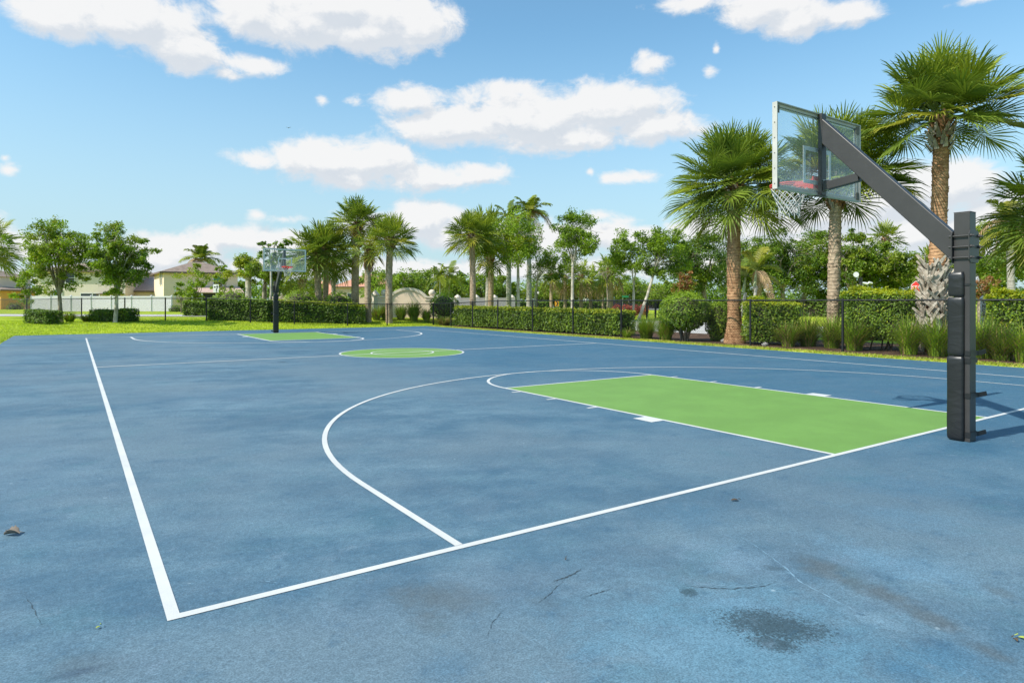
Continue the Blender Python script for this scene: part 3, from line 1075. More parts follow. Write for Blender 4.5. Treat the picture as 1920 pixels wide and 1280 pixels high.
    # vinyl pads
    for k, (z0, z1, e) in enumerate(((.012, .862, .008), (.870, 1.468, .004), (1.478, 1.722, 0))):
        bm = MB()
        x_, yf, yb = S / 2 + .034 + e, S / 2 + .046 + e, -.026
        nz_ = 9
        vs, fs = [], []
        prof = []
        rr = .022
        for cx_, cy_, a0 in ((x_ - rr, yf - rr, 0), (-x_ + rr, yf - rr, 90), (-x_ + rr, yb + rr, 180), (x_ - rr, yb + rr, 270)):
            for j in range(4):
                t_ = R(a0 + 30 * j); prof.append((cx_ + rr * math.cos(t_), cy_ + rr * math.sin(t_)))
        n_ = len(prof)
        zs = [z0, z0 + .012, z0 + .03] + list(np.linspace(z0 + .08, z1 - .08, 7)) + [z1 - .03, z1 - .012, z1]
        for iz, zz in enumerate(zs):
            f_ = {0: .90, 1: .97, len(zs) - 2: .97, len(zs) - 1: .90}.get(iz, 1.0)
            for (x, y) in prof:
                q = 1 + random.uniform(-.006, .006) + .012 * math.sin(zz * 9 + k)
                vs.append((x * f_ * q, (y - .03) * f_ * q + .03, zz + (random.uniform(-.012, .012) if k == 2 and iz == len(zs) - 1 else 0)))
        for iz in range(len(zs) - 1):
            for j in range(n_):
                j2 = (j + 1) % n_
                fs.append((iz * n_ + j, iz * n_ + j2, (iz + 1) * n_ + j2, (iz + 1) * n_ + j))
        bm.add(vs, fs, 0, True)
        bm.add(vs[:n_], [tuple(range(n_))[::-1]]); bm.add(vs[-n_:], [tuple(range(n_))])
        pad = bm.build('post_pad', M['pad'], h)
        straps = {0: (.075, .47), 1: (.90,), 2: (1.60,)}[k]
        if k == 0: straps = (.075, .47, .825)
        for q, zz in enumerate(straps):
            mb = MB(); hb = .05 if k < 2 else .02
            x2, y2 = S / 2 + .008, -S / 2 - .008
            for sx in (-1, 1):
                mb.box((sx * x2, (y2 - .03) / 2, zz), (.004, abs(y2) - .028, hb))
            mb.box((0, y2, zz), (2 * x2 + .004, .004, hb))
            if (k, q) in ((0, 0), (0, 1), (1, 0)):
                rt = Matrix.Rotation(R(-28 - 12 * q), 3, 'Z') @ Matrix.Rotation(R(-12), 3, 'Y')
                mb.box((x2 + .045, y2 - .022, zz + .006), (.10, .006, hb * .9), rt)
            mb.build('strap', M['pad'], pad)
    return h


hoop = make_hoop('near basketball hoop on a black padded post with glass backboard seen from behind')
hoop.location = (MX, -.37, 0)
hoop2 = copy_tree(hoop)
hoop2.location = (MX, L + .37, 0)
hoop2.rotation_euler = (0, 0, PI)
hoop2['label'] = 'far basketball hoop facing us across the court with hedge behind it'


# ------------------------------------------------------------------ fences
def fence(name, pts, hts, label, group, pitch=.095, step=None):
    """chain-link fence through posts pts (Vectors at ground), rail height per post"""
    f = thing(name, pts[0], label, 'fence', group)
    o = pts[0]
    P = [p - o for p in pts]
    for p, h_ in zip(P, hts):
        mb = MB()
        mb.tube([p + Vector((0, 0, -.1)), p + Vector((0, 0, h_ + .03))], .034, 10)
        mb.sphere(p + Vector((0, 0, h_ + .03)), (.036, .036, .025), 10)
        mb.build('post', M['blackm'], f)
    mb = MB()
    mb.tube([p + Vector((0, 0, h_)) for p, h_ in zip(P, hts)], .023, 8)
    mb.build('top_rail', M['blackm'], f)
    mb = MB()
    V = []
    for (p, h0), (q, h1) in zip(zip(P[:-1], hts[:-1]), zip(P[1:], hts[1:])):
        d = q - p; ln = math.hypot(d.x, d.y)
        nrm_ = Vector((-d.y, d.x, 0)).normalized()
        e = Vector((d.x / ln, d.y / ln, 0))
        hh = (h0 + h1) / 2 - .05
        for sg in (-1, 1):
            k = -hh
            while k < ln + hh:
                s0, s1 = k, k + sg * hh
                z0, z1 = .05, .05 + hh
                # clip to the bay
                def clipv(s, z, so, zo):
                    if s < 0: tt = (0 - s) / (so - s); return 0, z + (zo - z) * tt
                    if s > ln: tt = (ln - s) / (so - s); return ln, z + (zo - z) * tt
                    return s, z
                if (s0 < 0 and s1 < 0) or (s0 > ln and s1 > ln):
                    k += pitch; continue
                a = clipv(s0, z0, s1, z1); b_ = clipv(s1, z1, s0, z0)
                r_ = .0024
                pa = p + d * (a[0] / ln) * 1.0; pb = p + d * (b_[0] / ln)
                A = Vector((pa.x, pa.y, pa.z + a[1])) + nrm_ * sg * .003; B = Vector((pb.x, pb.y, pb.z + b_[1])) + nrm_ * sg * .003
                dd = (B - A).normalized(); sd = dd.cross(nrm_).normalized()
                c = [sd * r_, (-sd * .5 + nrm_ * .866) * r_, (-sd * .5 - nrm_ * .866) * r_]
                for i in range(3):
                    j = (i + 1) % 3
                    V += [A + c[i], A + c[j], B + c[j], B + c[i]]
                k += pitch
    quads('wire_mesh', [tuple(v) for v in V], M['blackm'], f)
    return f


FX = 17.4
ysr = [31.25, 29.1, 26.7, 24.2, 21.2, 18.24, 15.28, 12.27, 9.44, 6.47, 3.45, .45, -2.6]
pts = [Vector((FX, y, float(g(FX, y)))) for y in ysr]
hts = [1.26 + .2 * min(1, max(0, (31.25 - y) / 7)) for y in ysr]
fence('chain_link_fence', pts, hts, 'black chain link fence running along the planting bed right of the court', 'black chain link fences round the court')
bp = [(812, 38.55), (726, 37), (651.6, 36), (552, 35.4), (469.5, 35), (387, 35), (310, 35.6), (234, 37), (153, 39.4), (50, 50), (-90, 62)]
pts = [at(px, Z) for px, Z in bp]
fence('chain_link_fence', pts, [1.235] * len(pts), 'black chain link fence across the lawn behind the far end of the court', 'black chain link fences round the court')


# ------------------------------------------------------------------ plants
def nrmz(a):
    return a / (np.linalg.norm(a, axis=-1, keepdims=True) + 1e-9)


def leaf_quads(C, size, up=.35, asp=.55, outward=None, ow=.0):
    """diamond leaves at the points C"""
    n_ = len(C)
    N = rng.normal(size=(n_, 3))
    N[:, 2] = np.abs(N[:, 2]) + up
    if outward is not None:
        N = N + outward * ow
    N = nrmz(N)
    A = nrmz(np.cross(N, rng.normal(size=(n_, 3))))
    B = np.cross(N, A)
    s = size * rng.uniform(.65, 1.35, (n_, 1))
    a = A * s * .5; b_ = B * s * .5 * asp
    fold = N * s * .10
    return np.stack([C - a, C + b_ + fold, C + a, C - b_ + fold], 1).reshape(-1, 3)


def blob_points(n_, c, r, flat=.8):
    d = nrmz(rng.normal(size=(n_, 3)))
    rad = rng.random((n_, 1)) ** (1 / 2.0)
    p = d * rad * r * np.array([1, 1, flat])
    return p + c


def fan(V, base, az_, el_, Lp, Rb, nl, droop, sag=.25, hang=.0):
    """one costapalmate fan frond: petiole and segments appended to V"""
    d0 = np.array([math.cos(el_) * math.cos(az_), math.cos(el_) * math.sin(az_), math.sin(el_)])
    ts = np.linspace(0, 1, 5)
    pet = [base + d0 * Lp * t_ + np.array([0, 0, -sag * Lp * t_ * t_]) for t_ in ts]
    T = pet[-1] - pet[-2]; T = T / np.linalg.norm(T)
    S = np.cross(T, [0, 0, 1.0])
    if np.linalg.norm(S) < .15:
        S = np.array([-math.sin(az_), math.cos(az_), 0])
    S = S / np.linalg.norm(S)
    tw = rng.uniform(-.5, .5)
    N = np.cross(S, T)
    S, N = S * math.cos(tw) + N * math.sin(tw), N * math.cos(tw) - S * math.sin(tw)
    npet = 0
    for i in range(4):
        w0, w1 = .022 - .003 * i, .022 - .003 * (i + 1)
        for ax in (S, N):
            V.append(np.array([pet[i] - ax * w0, pet[i] + ax * w0, pet[i + 1] + ax * w1, pet[i + 1] - ax * w1]))
            npet += 1
    amax = R(rng.uniform(118, 140))
    da = 2 * amax / nl
    h0 = pet[-1]
    fold = rng.uniform(.05, .35)
    ns = 0
    for i in range(nl):
        a = -amax + da * (i + .5) + rng.uniform(-.25, .25) * da
        f = 1 - abs(a) / amax
        cd = .38 * Rb * f
        root = h0 + T * cd + np.array([0, 0, -.28 * cd * cd / (.38 * Rb)])
        d = math.cos(a) * T + math.sin(a) * S + N * fold * abs(math.sin(a))
        d = d / np.linalg.norm(d)
        Ln = Rb * (.80 + .22 * f) * rng.uniform(.85, 1.1)
        gz = np.array([0, 0, -1.0])
        q1 = root + d * Ln * .42 + gz * droop * Ln * .05
        q2 = root + d * Ln * .76 + gz * droop * Ln * .12
        q3 = root + d * Ln * .98 + gz * droop * Ln * .34
        wv = np.cross(N, d); wv = wv / (np.linalg.norm(wv) + 1e-9)
        sgn = 1 if i % 2 else -1
        wv = wv * .85 + N * .5 * sgn
        w1 = Ln * .42 * da * .50 + .003
        w2 = w1 * .62
        V.append(np.array([root - wv * .006, root + wv * .006, q1 + wv * w1, q1 - wv * w1]))
        V.append(np.array([q1 - wv * w1, q1 + wv * w1, q2 + wv * w2, q2 - wv * w2]))
        V.append(np.array([q2 - wv * w2, q2 + wv * w2, q3 + wv * .003, q3 - wv * .003]))
        ns += 3
    return npet, ns


def sabal(px, Z, label, top_py, Rc, trunk_r=.2, nf=42, nl=34, top_px=None, base_z=None, boots='ball', elmin=-35, trunk='trunk',
          group=None, droop=1.0, boot_len=.8, lower_boots=0, dry=0, yellow=.08, flare=0, name='sabal_palm', tall=0, sparse_side=None, elpow=.85):
    b_ = at(px, Z, base_z)
    top = at(top_px if top_px else px, Z, py=top_py)
    t = thing(name, b_, label, 'palm tree', group)
    H = top.z - b_.z
    off = Vector((top.x - b_.x, top.y - b_.y, H))
    # trunk
    mb = MB()
    n_ = max(10, int(H / .16))
    pts_, rad = [], []
    ph = random.uniform(0, 6)
    for i in range(n_ + 1):
        f = i / n_
        bend = math.sin(PI * f) * .05 * H * .3 * math.sin(ph)
        pts_.append((off.x * f ** 1.2 + bend, off.y * f ** 1.2, H * f - (.15 if i == 0 else 0)))
        r_ = trunk_r * (1.0 + flare * max(0, 1 - f * 5) ** 2) * (1 - .08 * f) * (1 + random.uniform(-.025, .025))
        rad.append(r_)
    mb.tube(pts_, rad, 14, jit=.02)
    # short frayed stubs of old fronds along the trunk
    if nl >= 36:
        for i in range(int(H * 60)):
            f = random.random()
            z_ = H * f
            a_ = random.uniform(0, 2 * PI)
            out = Vector((math.cos(a_), math.sin(a_), 0)); tg = Vector((-out.y, out.x, 0))
            ff = z_ / H
            bend = math.sin(PI * ff) * .05 * H * .3 * math.sin(ph)
            c_ = Vector((off.x * ff ** 1.2 + bend, off.y * ff ** 1.2, z_))
            rr = trunk_r * (1.0 + flare * max(0, 1 - ff * 5) ** 2) * (1 - .08 * ff)
            p = c_ + out * rr * .97
            mb.bar(p, p + (out * .45 + Vector((0, 0, .9)) + tg * random.uniform(-.6, .6)).normalized() * random.uniform(.03, .075), .07, .018, out, 0, .03, .006)
    mb.build('trunk', M[trunk], t)
    def tp(z_):
        f = max(0, min(1, z_ / H)); return Vector((off.x * f ** 1.2, off.y * f ** 1.2, z_))
    # old leaf bases
    bmb = MB()
    if boots == 'ball':
        nb = int(58 * boot_len / .8)
        for i in range(nb):
            f = i / nb
            z_ = H - boot_len + boot_len * f * 1.05
            a_ = i * 2.39996 + random.uniform(-.2, .2)
            out = Vector((math.cos(a_), math.sin(a_), 0)); tg = Vector((-math.sin(a_), math.cos(a_), 0))
            bul = trunk_r * (1.0 + .75 * math.sin(PI * min(1, f * .95 + .12)))
            p = tp(z_) + out * bul * .72
            d = (out * random.uniform(.3, .75) + Vector((0, 0, 1)) * 1.0 + tg * random.uniform(-.3, .3)).normalized()
            ln = trunk_r * random.uniform(.9, 1.5)
            bmb.bar(p, p + d * ln, trunk_r * .62, trunk_r * .20, out, (1 if f < .55 and lower_boots else random.choice([0, 0, 0, 1])), trunk_r * .26, trunk_r * .08)
    if len(bmb.v):
        bmb.build('leaf_bases', [M['boot_brown'], M['boot_grey']], t)
    bmb = MB()
    if lower_boots:
        nb = int(lower_boots * 88)
        for i in range(nb):
            f = i / nb
            z_ = .15 + (lower_boots - .1) * f
            a_ = i * 2.39996 + random.uniform(-.3, .3)
            out = Vector((math.cos(a_), math.sin(a_), 0)); tg = Vector((-math.sin(a_), math.cos(a_), 0))
            sg = 1 if i % 2 else -1
            rr = trunk_r * (1.45 - .35 * f)
            p = tp(z_) + out * rr
            up_ = random.uniform(.7, 1.15)
            d = (out * random.uniform(.10, .38) + Vector((0, 0, 1)) * up_ + tg * sg * random.uniform(.55, 1.0)).normalized()
            ln = random.uniform(.26, .46) * (1.25 if random.random() < .15 else 1)
            q_ = p + d * ln * .55
            bmb.bar(p - d * .10, q_, .13, .03, out, 0, .085, .03)
            bmb.bar(q_ - d * .01, q_ + (d + out * random.uniform(-.1, .25)).normalized() * ln * .55, .083, .028, out, 0, .05, .016)
    if len(bmb.v):
        bmb.build('foot_leaf_bases', [M['boot_grey']], t)
    V, mi = [], []
    c = np.array(off)
    nf = int(nf * 1.3)
    for i in range(nf):
        u = (i + .5) / nf
        el_ = R(84 - (84 - elmin) * u ** elpow + rng.uniform(-9, 9))
        az_ = i * 2.39996 + rng.uniform(-.35, .35)
        if sparse_side is not None and el_ < R(15) and math.cos(az_ - sparse_side) > .4 and rng.random() < .7:
            continue
        Lp = Rc * rng.uniform(.36, .54)
        Rb = Rc * rng.uniform(.41, .49)
        a, s_ = fan(V, c + np.array([math.cos(az_), math.sin(az_), 0]) * trunk_r * .5 + [0, 0, -.12 * u], az_, el_, Lp, Rb, nl, droop * (.35 + .45 * u), .04 + .12 * u)
        k = 1 if rng.random() < .35 else 0
        if u < .25 and rng.random() < .5: k = 1
        if rng.random() < yellow * (u > .5): k = 2
        mi += [3] * a + [k] * s_
    for i in range(dry):
        az_ = rng.uniform(0, 2 * PI)
        a, s_ = fan(V, c + np.array([math.cos(az_), math.sin(az_), 0]) * trunk_r, az_, R(-50), Rc * .45, Rc * .5, nl, 1.3, .5)
        mi += [4] * (a + s_)
    quads('crown', np.array(V).reshape(-1, 3), [M['palm_a'], M['palm_b'], M['palm_c'], M['stalk'], M['palm_dry']], t, mi)
    return t


def pinnate(px, Z, label, top_py, Rc, trunk_r=.14, nf=15, top_px=None, group=None, trunk='trunk_grey', dry=0, elmin=-25, name='feather_palm', shaft=.9, cat='palm tree', yellow=.1, dens=40, base_z=None):
    b_ = at(px, Z, base_z)
    top = at(top_px if top_px else px, Z, py=top_py)
    t = thing(name, b_, label, cat, group)
    H = top.z - b_.z
    off = Vector((top.x - b_.x, top.y - b_.y, H))
    mb = MB()
    n_ = 14
    hs = max(.3, H - shaft)
    mb.tube([(off.x * f, off.y * f, hs * f - (.1 if f == 0 else 0)) for f in np.linspace(0, 1, n_)], [trunk_r * (1.12 - .2 * f + .06 * math.sin(f * 7)) for f in np.linspace(0, 1, n_)], 12)
    mb.build('trunk', M[trunk], t)
    mb = MB()
    k0 = hs / H
    mb.tube([(off.x * f, off.y * f, H * f) for f in np.linspace(k0, 1, 6)], [trunk_r * q for q in (.98, 1.0, .9, .75, .6, .45)], 12)
    mb.build('crownshaft', M['shaft'], t)
    V, mi = [], []
    c = np.array(off)
    for i in range(nf + dry):
        isd = i >= nf
        u = (i + .5) / nf if not isd else 1
        el_ = R(80 - (80 - elmin) * u ** .9 + rng.uniform(-8, 8)) if not isd else R(rng.uniform(-5, 35))
        az_ = i * 2.39996 + rng.uniform(-.3, .3)
        d0 = np.array([math.cos(el_) * math.cos(az_), math.cos(el_) * math.sin(az_), math.sin(el_)])
        Ln = Rc * rng.uniform(.95, 1.2)
        sag = (.30 + .35 * u) if not isd else 1.15
        tt = np.linspace(0, 1, dens)
        sp_ = c + d0 * Ln * tt[:, None] - np.array([0, 0, 1.0]) * sag * Ln * (tt[:, None] ** 2.2)
        T = nrmz(np.gradient(sp_, axis=0))
        S = nrmz(np.cross(T, [0, 0, 1.0]))
        N = np.cross(S, T)
        k = 0 if rng.random() < .6 else 1
        if rng.random() < yellow: k = 2
        if isd: k = 4
        for q in range(0, dens - 1, 4):
            j = min(q + 4, dens - 1)
            for ax in (S, N):
                V.append(np.array([sp_[q] - ax[q] * .016, sp_[q] + ax[q] * .016, sp_[j] + ax[j] * .010, sp_[j] - ax[j] * .010])); mi.append(4 if isd else 3)
        for q in range(3, dens):
            f = tt[q]
            ll = Rc * .34 * math.sin(PI * min(1, .12 + .86 * f)) ** .6 * (.6 if isd else 1)
            for sg in (-1, 1):
                d = S[q] * sg * .8 + T[q] * .55 + N[q] * rng.uniform(-.05, .35)
                d = d / np.linalg.norm(d)
                p0 = sp_[q]; p1 = p0 + d * ll * .5 - np.array([0, 0, .06 * ll]); p2 = p0 + d * ll - np.array([0, 0, (.35 if not isd else .9) * ll])
                wv = T[q] * (.030 * Rc / 1.6)
                V.append(np.array([p0 - wv * .5, p0 + wv * .5, p1 + wv, p1 - wv])); V.append(np.array([p1 - wv, p1 + wv, p2 + wv * .1, p2 - wv * .1]))
                mi += [k, k]
    quads('crown', np.array(V).reshape(-1, 3), [M['palm_a'], M['palm_b'], M['palm_c'], M['stalk'], M['palm_dry']], t, mi)
    return t


def tree(px, Z, label, ytop, ybot, wpx, nleaf=6000, leaf=.12, mats=('leaf_a', 'leaf_b', 'leaf_c'), wts=(.5, .3, .2), trunk_px=None, trunk_r=.08,
         nclump=46, group=None, name='broadleaf_tree', bark='bark', open_=.30, limbs=6, base_z=None, multi=1, lean=None, shape=1.0, fork=.35, dead=0):
    tpx = trunk_px if trunk_px else px
    b_ = at(tpx, Z, base_z)
    zt, zb = zat(ytop, Z), zat(ybot, Z)
    cc = at(px, Z, (zt + zb) / 2)
    t = thing(name, b_, label, 'tree', group)
    c = np.array(cc - b_)
    ax, bz = 1.12 * wpx / F * Z, (zt - zb) / 2 * 1.02
    # clumps
    P = []
    while len(P) < nclump:
        d = rng.normal(size=3); d /= np.linalg.norm(d)
        r_ = rng.random() ** (1 / 2.6) * .95
        p = d * r_
        # uneven outline: push clumps with a lumpy function, narrower towards the top
        lump = 1 + .22 * math.sin(3 * math.atan2(d[1], d[0]) + px) + .15 * math.sin(5 * d[2] + px * .7)
        q = (1 - .22 * shape * max(0, p[2])) * lump
        P.append(np.array([p[0] * ax * q, p[1] * ax * q * .95, p[2] * bz]))
    P = np.array(P)
    rc = ax * open_ * rng.uniform(.65, 1.35, len(P))
    V, mi = [], []
    per = rng.dirichlet(np.ones(len(P)) * 6) * nleaf
    for p, r_, k in zip(P, rc, per):
        m0 = rng.choice(len(mats), p=wts)
        nsub = 7
        subs = blob_points(nsub, c + p, r_ * .85, .72)
        for q in subs:
            kk = max(4, int(k / nsub * rng.uniform(.5, 1.5)))
            pts_ = blob_points(kk, q, r_ * rng.uniform(.38, .68), .75)
            V.append(leaf_quads(pts_, leaf, .45))
            mi.append(np.where(rng.random(kk) < .7, m0, rng.choice(len(mats), kk, p=wts)))
    # skeleton
    mb = MB()
    fz = max(.25, (zb - b_.z) * (1 - .0) + fork * bz * .6)
    fk = np.array([c[0] * .35, c[1] * .35, fz]) if lean is None else np.array([c[0] * lean, c[1] * lean, fz])
    base_pts = []
    for q in range(multi):
        o_ = np.array([rng.uniform(-.12, .12), rng.uniform(-.12, .12), -.1]) * (0 if multi == 1 else 1) + np.array([0, 0, -.1])
        mid = fk * .5 + rng.normal(size=3) * .03 * fz
        mid2 = fk + (rng.normal(size=3) * .18 * fz if multi > 1 else 0)
        mid2[2] = fz
        rr = trunk_r * (1 if multi == 1 else .62)
        mb.tube([o_, o_ * .6 + np.array([0, 0, .15]), mid, mid2], [rr * 1.35, rr * 1.08, rr * .95, rr * .8], 9, jit=.05)
        base_pts.append((mid2, rr * .75))
    order = np.argsort(P[:, 2])
    nodes = list(base_pts)
    tops = []
    for i in range(limbs):
        a_ = 2 * PI * i / limbs + rng.uniform(-.4, .4)
        st, r0 = base_pts[i % len(base_pts)]
        en = c + np.array([math.cos(a_) * ax * .42, math.sin(a_) * ax * .42, rng.uniform(-.15, .55) * bz])
        m1 = st + (en - st) * .4 + np.array([0, 0, .10 * bz]) + rng.normal(size=3) * .05 * ax
        m2 = st + (en - st) * .7 + np.array([0, 0, .08 * bz]) + rng.normal(size=3) * .06 * ax
        mb.tube([st, m1, m2, en], [r0 * .8, r0 * .6, r0 * .45, r0 * .28], 6, jit=.06)
        nodes += [(m1, r0 * .5), (m2, r0 * .4), (en, r0 * .28)]
    ND = np.array([q[0] for q in nodes]); NR = [q[1] for q in nodes]
    for p in P:
        tgt = c + p
        dd = np.linalg.norm(ND - tgt, axis=1) + np.where(ND[:, 2] > tgt[2] + .2 * bz, 1.0, 0)
        j = int(np.argmin(dd))
        st = ND[j]
        m1 = (st + tgt) / 2 + rng.normal(size=3) * .07 * ax
        rr = min(NR[j] * .6, .03)
        mb.tube([st, m1, tgt], [rr, rr * .6, rr * .25], 4)
        for q in range(3):
            e = tgt + rng.normal(size=3) * ax * open_ * .5
            mb.tube([tgt, e], [rr * .3, rr * .12], 3, caps=False)
    for q in range(dead):
        st = ND[rng.integers(len(ND))]
        d = rng.normal(size=3); d[2] = -abs(d[2]) * .3; d /= np.linalg.norm(d)
        e = st + d * ax * rng.uniform(.4, .8)
        mb.tube([st, (st + e) / 2 + rng.normal(size=3) * .05 * ax, e], [.018, .012, .004], 4)
    mb.build('trunk', M[bark], t)
    quads('crown', np.concatenate(V), [M[k] for k in mats], t, np.concatenate(mi))
    return t


def hedge(name, label, a, b_, depth, h0, h1, dens_, leaf, mats, wts, topmats=None, cat='hedge', group=None, z0=0, bulge=.06, gapbase=0, stems=0, end_round=.1):
    """clipped hedge: front base line from a to b, depth away from the viewer, heights h0, h1 at the ends; z0: bare height at the foot"""
    a, b_ = Vector(a), Vector(b_)
    t = thing(name, a, label, cat, group)
    d = b_ - a; ln = math.hypot(d.x, d.y)
    e = np.array([d.x / ln, d.y / ln, 0]); nn = np.array([-e[1], e[0], 0])
    mid = np.array((a + b_) / 2)
    if np.dot(nn, mid - np.array([CX, CY, 0])) < 0: nn = -nn
    dz = d.z / ln
    # sample the box skin
    faces = [('f', ln * (h0 + h1) / 2), ('t', ln * depth), ('b', ln * (h0 + h1) / 2 * .7), ('l', depth * h0), ('r', depth * h1)]
    V, mi = [], []
    for k, area in faces:
        n_ = int(area * dens_)
        u = rng.random(n_) * ln; v = rng.random(n_); q = rng.random(n_)
        hh = h0 + (h1 - h0) * u / ln
        ins = np.abs(rng.normal(size=n_)) * .07 * (leaf / .07) - rng.random(n_) * bulge
        # lumpy clipped surface
        lump = bulge * (np.sin(u * 3.1 + 1) * .5 + np.sin(u * 7.7) * .3 + np.sin(v * 9 + u * 2.2) * .4)
        spr = (rng.random(n_) < .05) * rng.random(n_) * .13
        ins = ins - spr
        if k == 'f': x, y, z = u, ins + lump, z0 + v * (hh - z0); ow = -nn
        if k == 'b': x, y, z = u, depth - ins, z0 + v * (hh - z0); ow = nn
        if k == 't': x, y, z = u, q * depth, hh - ins * .8 + lump * .7; ow = np.array([0, 0, 1.])
        if k == 'l': x, y, z = ins + lump, q * depth, z0 + v * (h0 - z0); ow = -e
        if k == 'r': x, y, z = ln - ins - lump, q * depth, z0 + v * (h1 - z0); ow = e
        C = e * x[:, None] + nn * y[:, None]
        C[:, 2] = z + dz * x
        V.append(leaf_quads(C, leaf, .25, .6, np.tile(ow, (n_, 1)), .9))
        m_ = rng.choice(len(mats), n_, p=wts)
        cl = np.sin(u * 2.3 + z * 3.1) + np.sin(u * 5.1 - z * 4.7) + rng.normal(size=n_) * .7
        m_ = np.where(cl > 1.2, 0, m_)
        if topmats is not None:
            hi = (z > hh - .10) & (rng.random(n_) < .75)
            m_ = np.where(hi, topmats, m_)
        mi.append(m_)
    quads('foliage', np.concatenate(V), [M[k] for k in mats], t, np.concatenate(mi))
    mb = MB()
    ins = .13
    E, NN = Vector(e), Vector(nn)
    c0 = E * ins + NN * ins; c1 = E * (ln - ins) + NN * ins; c2 = E * (ln - ins) + NN * (depth - ins); c3 = E * ins + NN * (depth - ins)
    zb = max(z0, .0)
    vs = [q + Vector((0, 0, zb + dz * s_)) for q, s_ in ((c0, ins), (c1, ln), (c2, ln), (c3, ins))] + [q + Vector((0, 0, h_ - ins + dz * s_)) for q, h_, s_ in ((c0, h0, ins), (c1, h1, ln), (c2, h1, ln), (c3, h0, ins))]
    mb.add(vs, [(0, 3, 2, 1), (4, 5, 6, 7), (0, 1, 5, 4), (1, 2, 6, 5), (2, 3, 7, 6), (3, 0, 4, 7)])
    for i in range(stems):
        p = E * rng.uniform(.1, ln - .1) + NN * rng.uniform(.1, depth * .5)
        p2 = p + Vector(rng.normal(size=3) * .12); p2.z = max(z0, .2) + .25
        mb.tube([p + Vector((0, 0, -.05)), (p + p2) / 2 + Vector(rng.normal(size=3) * .03), p2], [.022, .018, .014], 6)
    mb.build('branches', M['twig'], t)
    return t


def shrub(name, label, px, Z, cz, rx, rz, n_, leaf, mats, wts, topmat=None, cat='shrub', group=None, stems=5, stem_r=.022, base_z=None, bark='bark', ry=None, lump=.12):
    """clipped round shrub"""
    b_ = at(px, Z, base_z)
    t = thing(name, b_, label, cat, group)
    cz = cz - b_.z
    d = nrmz(rng.normal(size=(n_, 3)))
    azz = np.arctan2(d[:, 1], d[:, 0])
    lm = 1 + lump * (.5 * np.sin(3 * azz + px) + .5 * np.sin(7 * azz + 5 * d[:, 2]) + .4 * np.sin(9 * d[:, 2] + azz * 2))
    rad = 1 - np.abs(rng.normal(size=n_)) * .09
    ry = ry or rx
    C = d * np.array([rx, ry, rz]) * (lm * rad)[:, None] + np.array([0, 0, cz])
    C[:, 2] = np.maximum(C[:, 2], .03)
    V = leaf_quads(C, leaf, .25, .6, d, 1.0)
    mi = rng.choice(len(mats), n_, p=wts)
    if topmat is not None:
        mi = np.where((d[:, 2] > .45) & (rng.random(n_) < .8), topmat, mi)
    quads('foliage', V, [M[k] for k in mats], t, mi)
    mb = MB()
    if stems:
        mb.sphere((0, 0, cz), (rx * .72, ry * .72, rz * .72), 14)
        for i in range(stems):
            a_ = 2 * PI * i / stems + .3
            p1 = Vector((math.cos(a_) * rx * .5, math.sin(a_) * ry * .5, cz - rz * .45))
            mb.tube([Vector((math.cos(a_) * .06, math.sin(a_) * .06, -.05)), p1 * .45 + Vector((0, 0, .05)), p1], [stem_r * 1.2, stem_r, stem_r * .7], 6, mi=1)
    else:
        mb.sphere((0, 0, cz), (rx * .72, ry * .72, rz * .72), 14)
    mb.build('branches', [M['twig'], M[bark]], t)
    return t


def tuft(px, Z, label, h, r, n_=260, group='fountain grass clumps', dry=.18, name='grass_clump', base_z=None, mats=('blade', 'blade_light', 'blade_dry'), wd=.008):
    b_ = at(px, Z, base_z)
    az_ = rng.uniform(0, 2 * PI, n_)
    r0 = rng.random(n_) ** .5 * r * .30
    B = np.stack([np.cos(az_) * r0, np.sin(az_) * r0, np.zeros(n_) - .02], 1)
    az2 = az_ + rng.normal(size=n_) * .5
    hh = h * rng.uniform(.55, 1.15, n_)
    out = r * rng.uniform(.15, 1.15, n_)
    D = np.stack([np.cos(az2), np.sin(az2), np.zeros(n_)], 1)
    S = np.stack([-np.sin(az2), np.cos(az2), np.zeros(n_)], 1)
    ts = np.array([0, .3, .6, .82, 1.0])
    pts_ = []
    for t_ in ts:
        p = B + D * (out * t_ ** 1.9)[:, None]
        p[:, 2] += hh * (t_ * 1.25 - .45 * t_ ** 2.6 * (out / r))
        pts_.append(p)
    wds = np.array([.8, 1.0, .8, .5, .08]) * wd
    V = []
    for i in range(4):
        V.append(np.stack([pts_[i] - S * wds[i], pts_[i] + S * wds[i], pts_[i + 1] + S * wds[i + 1], pts_[i + 1] - S * wds[i + 1]], 1))
    V = np.stack(V, 1).reshape(-1, 3)
    k = np.where(rng.random(n_) < dry, 2, np.where(rng.random(n_) < .35, 1, 0))
    o = quads(name, V, [M[m_] for m_ in mats], None, np.repeat(k, 4))
    o.location = b_
    return tag(o, label, 'ornamental grass', group)


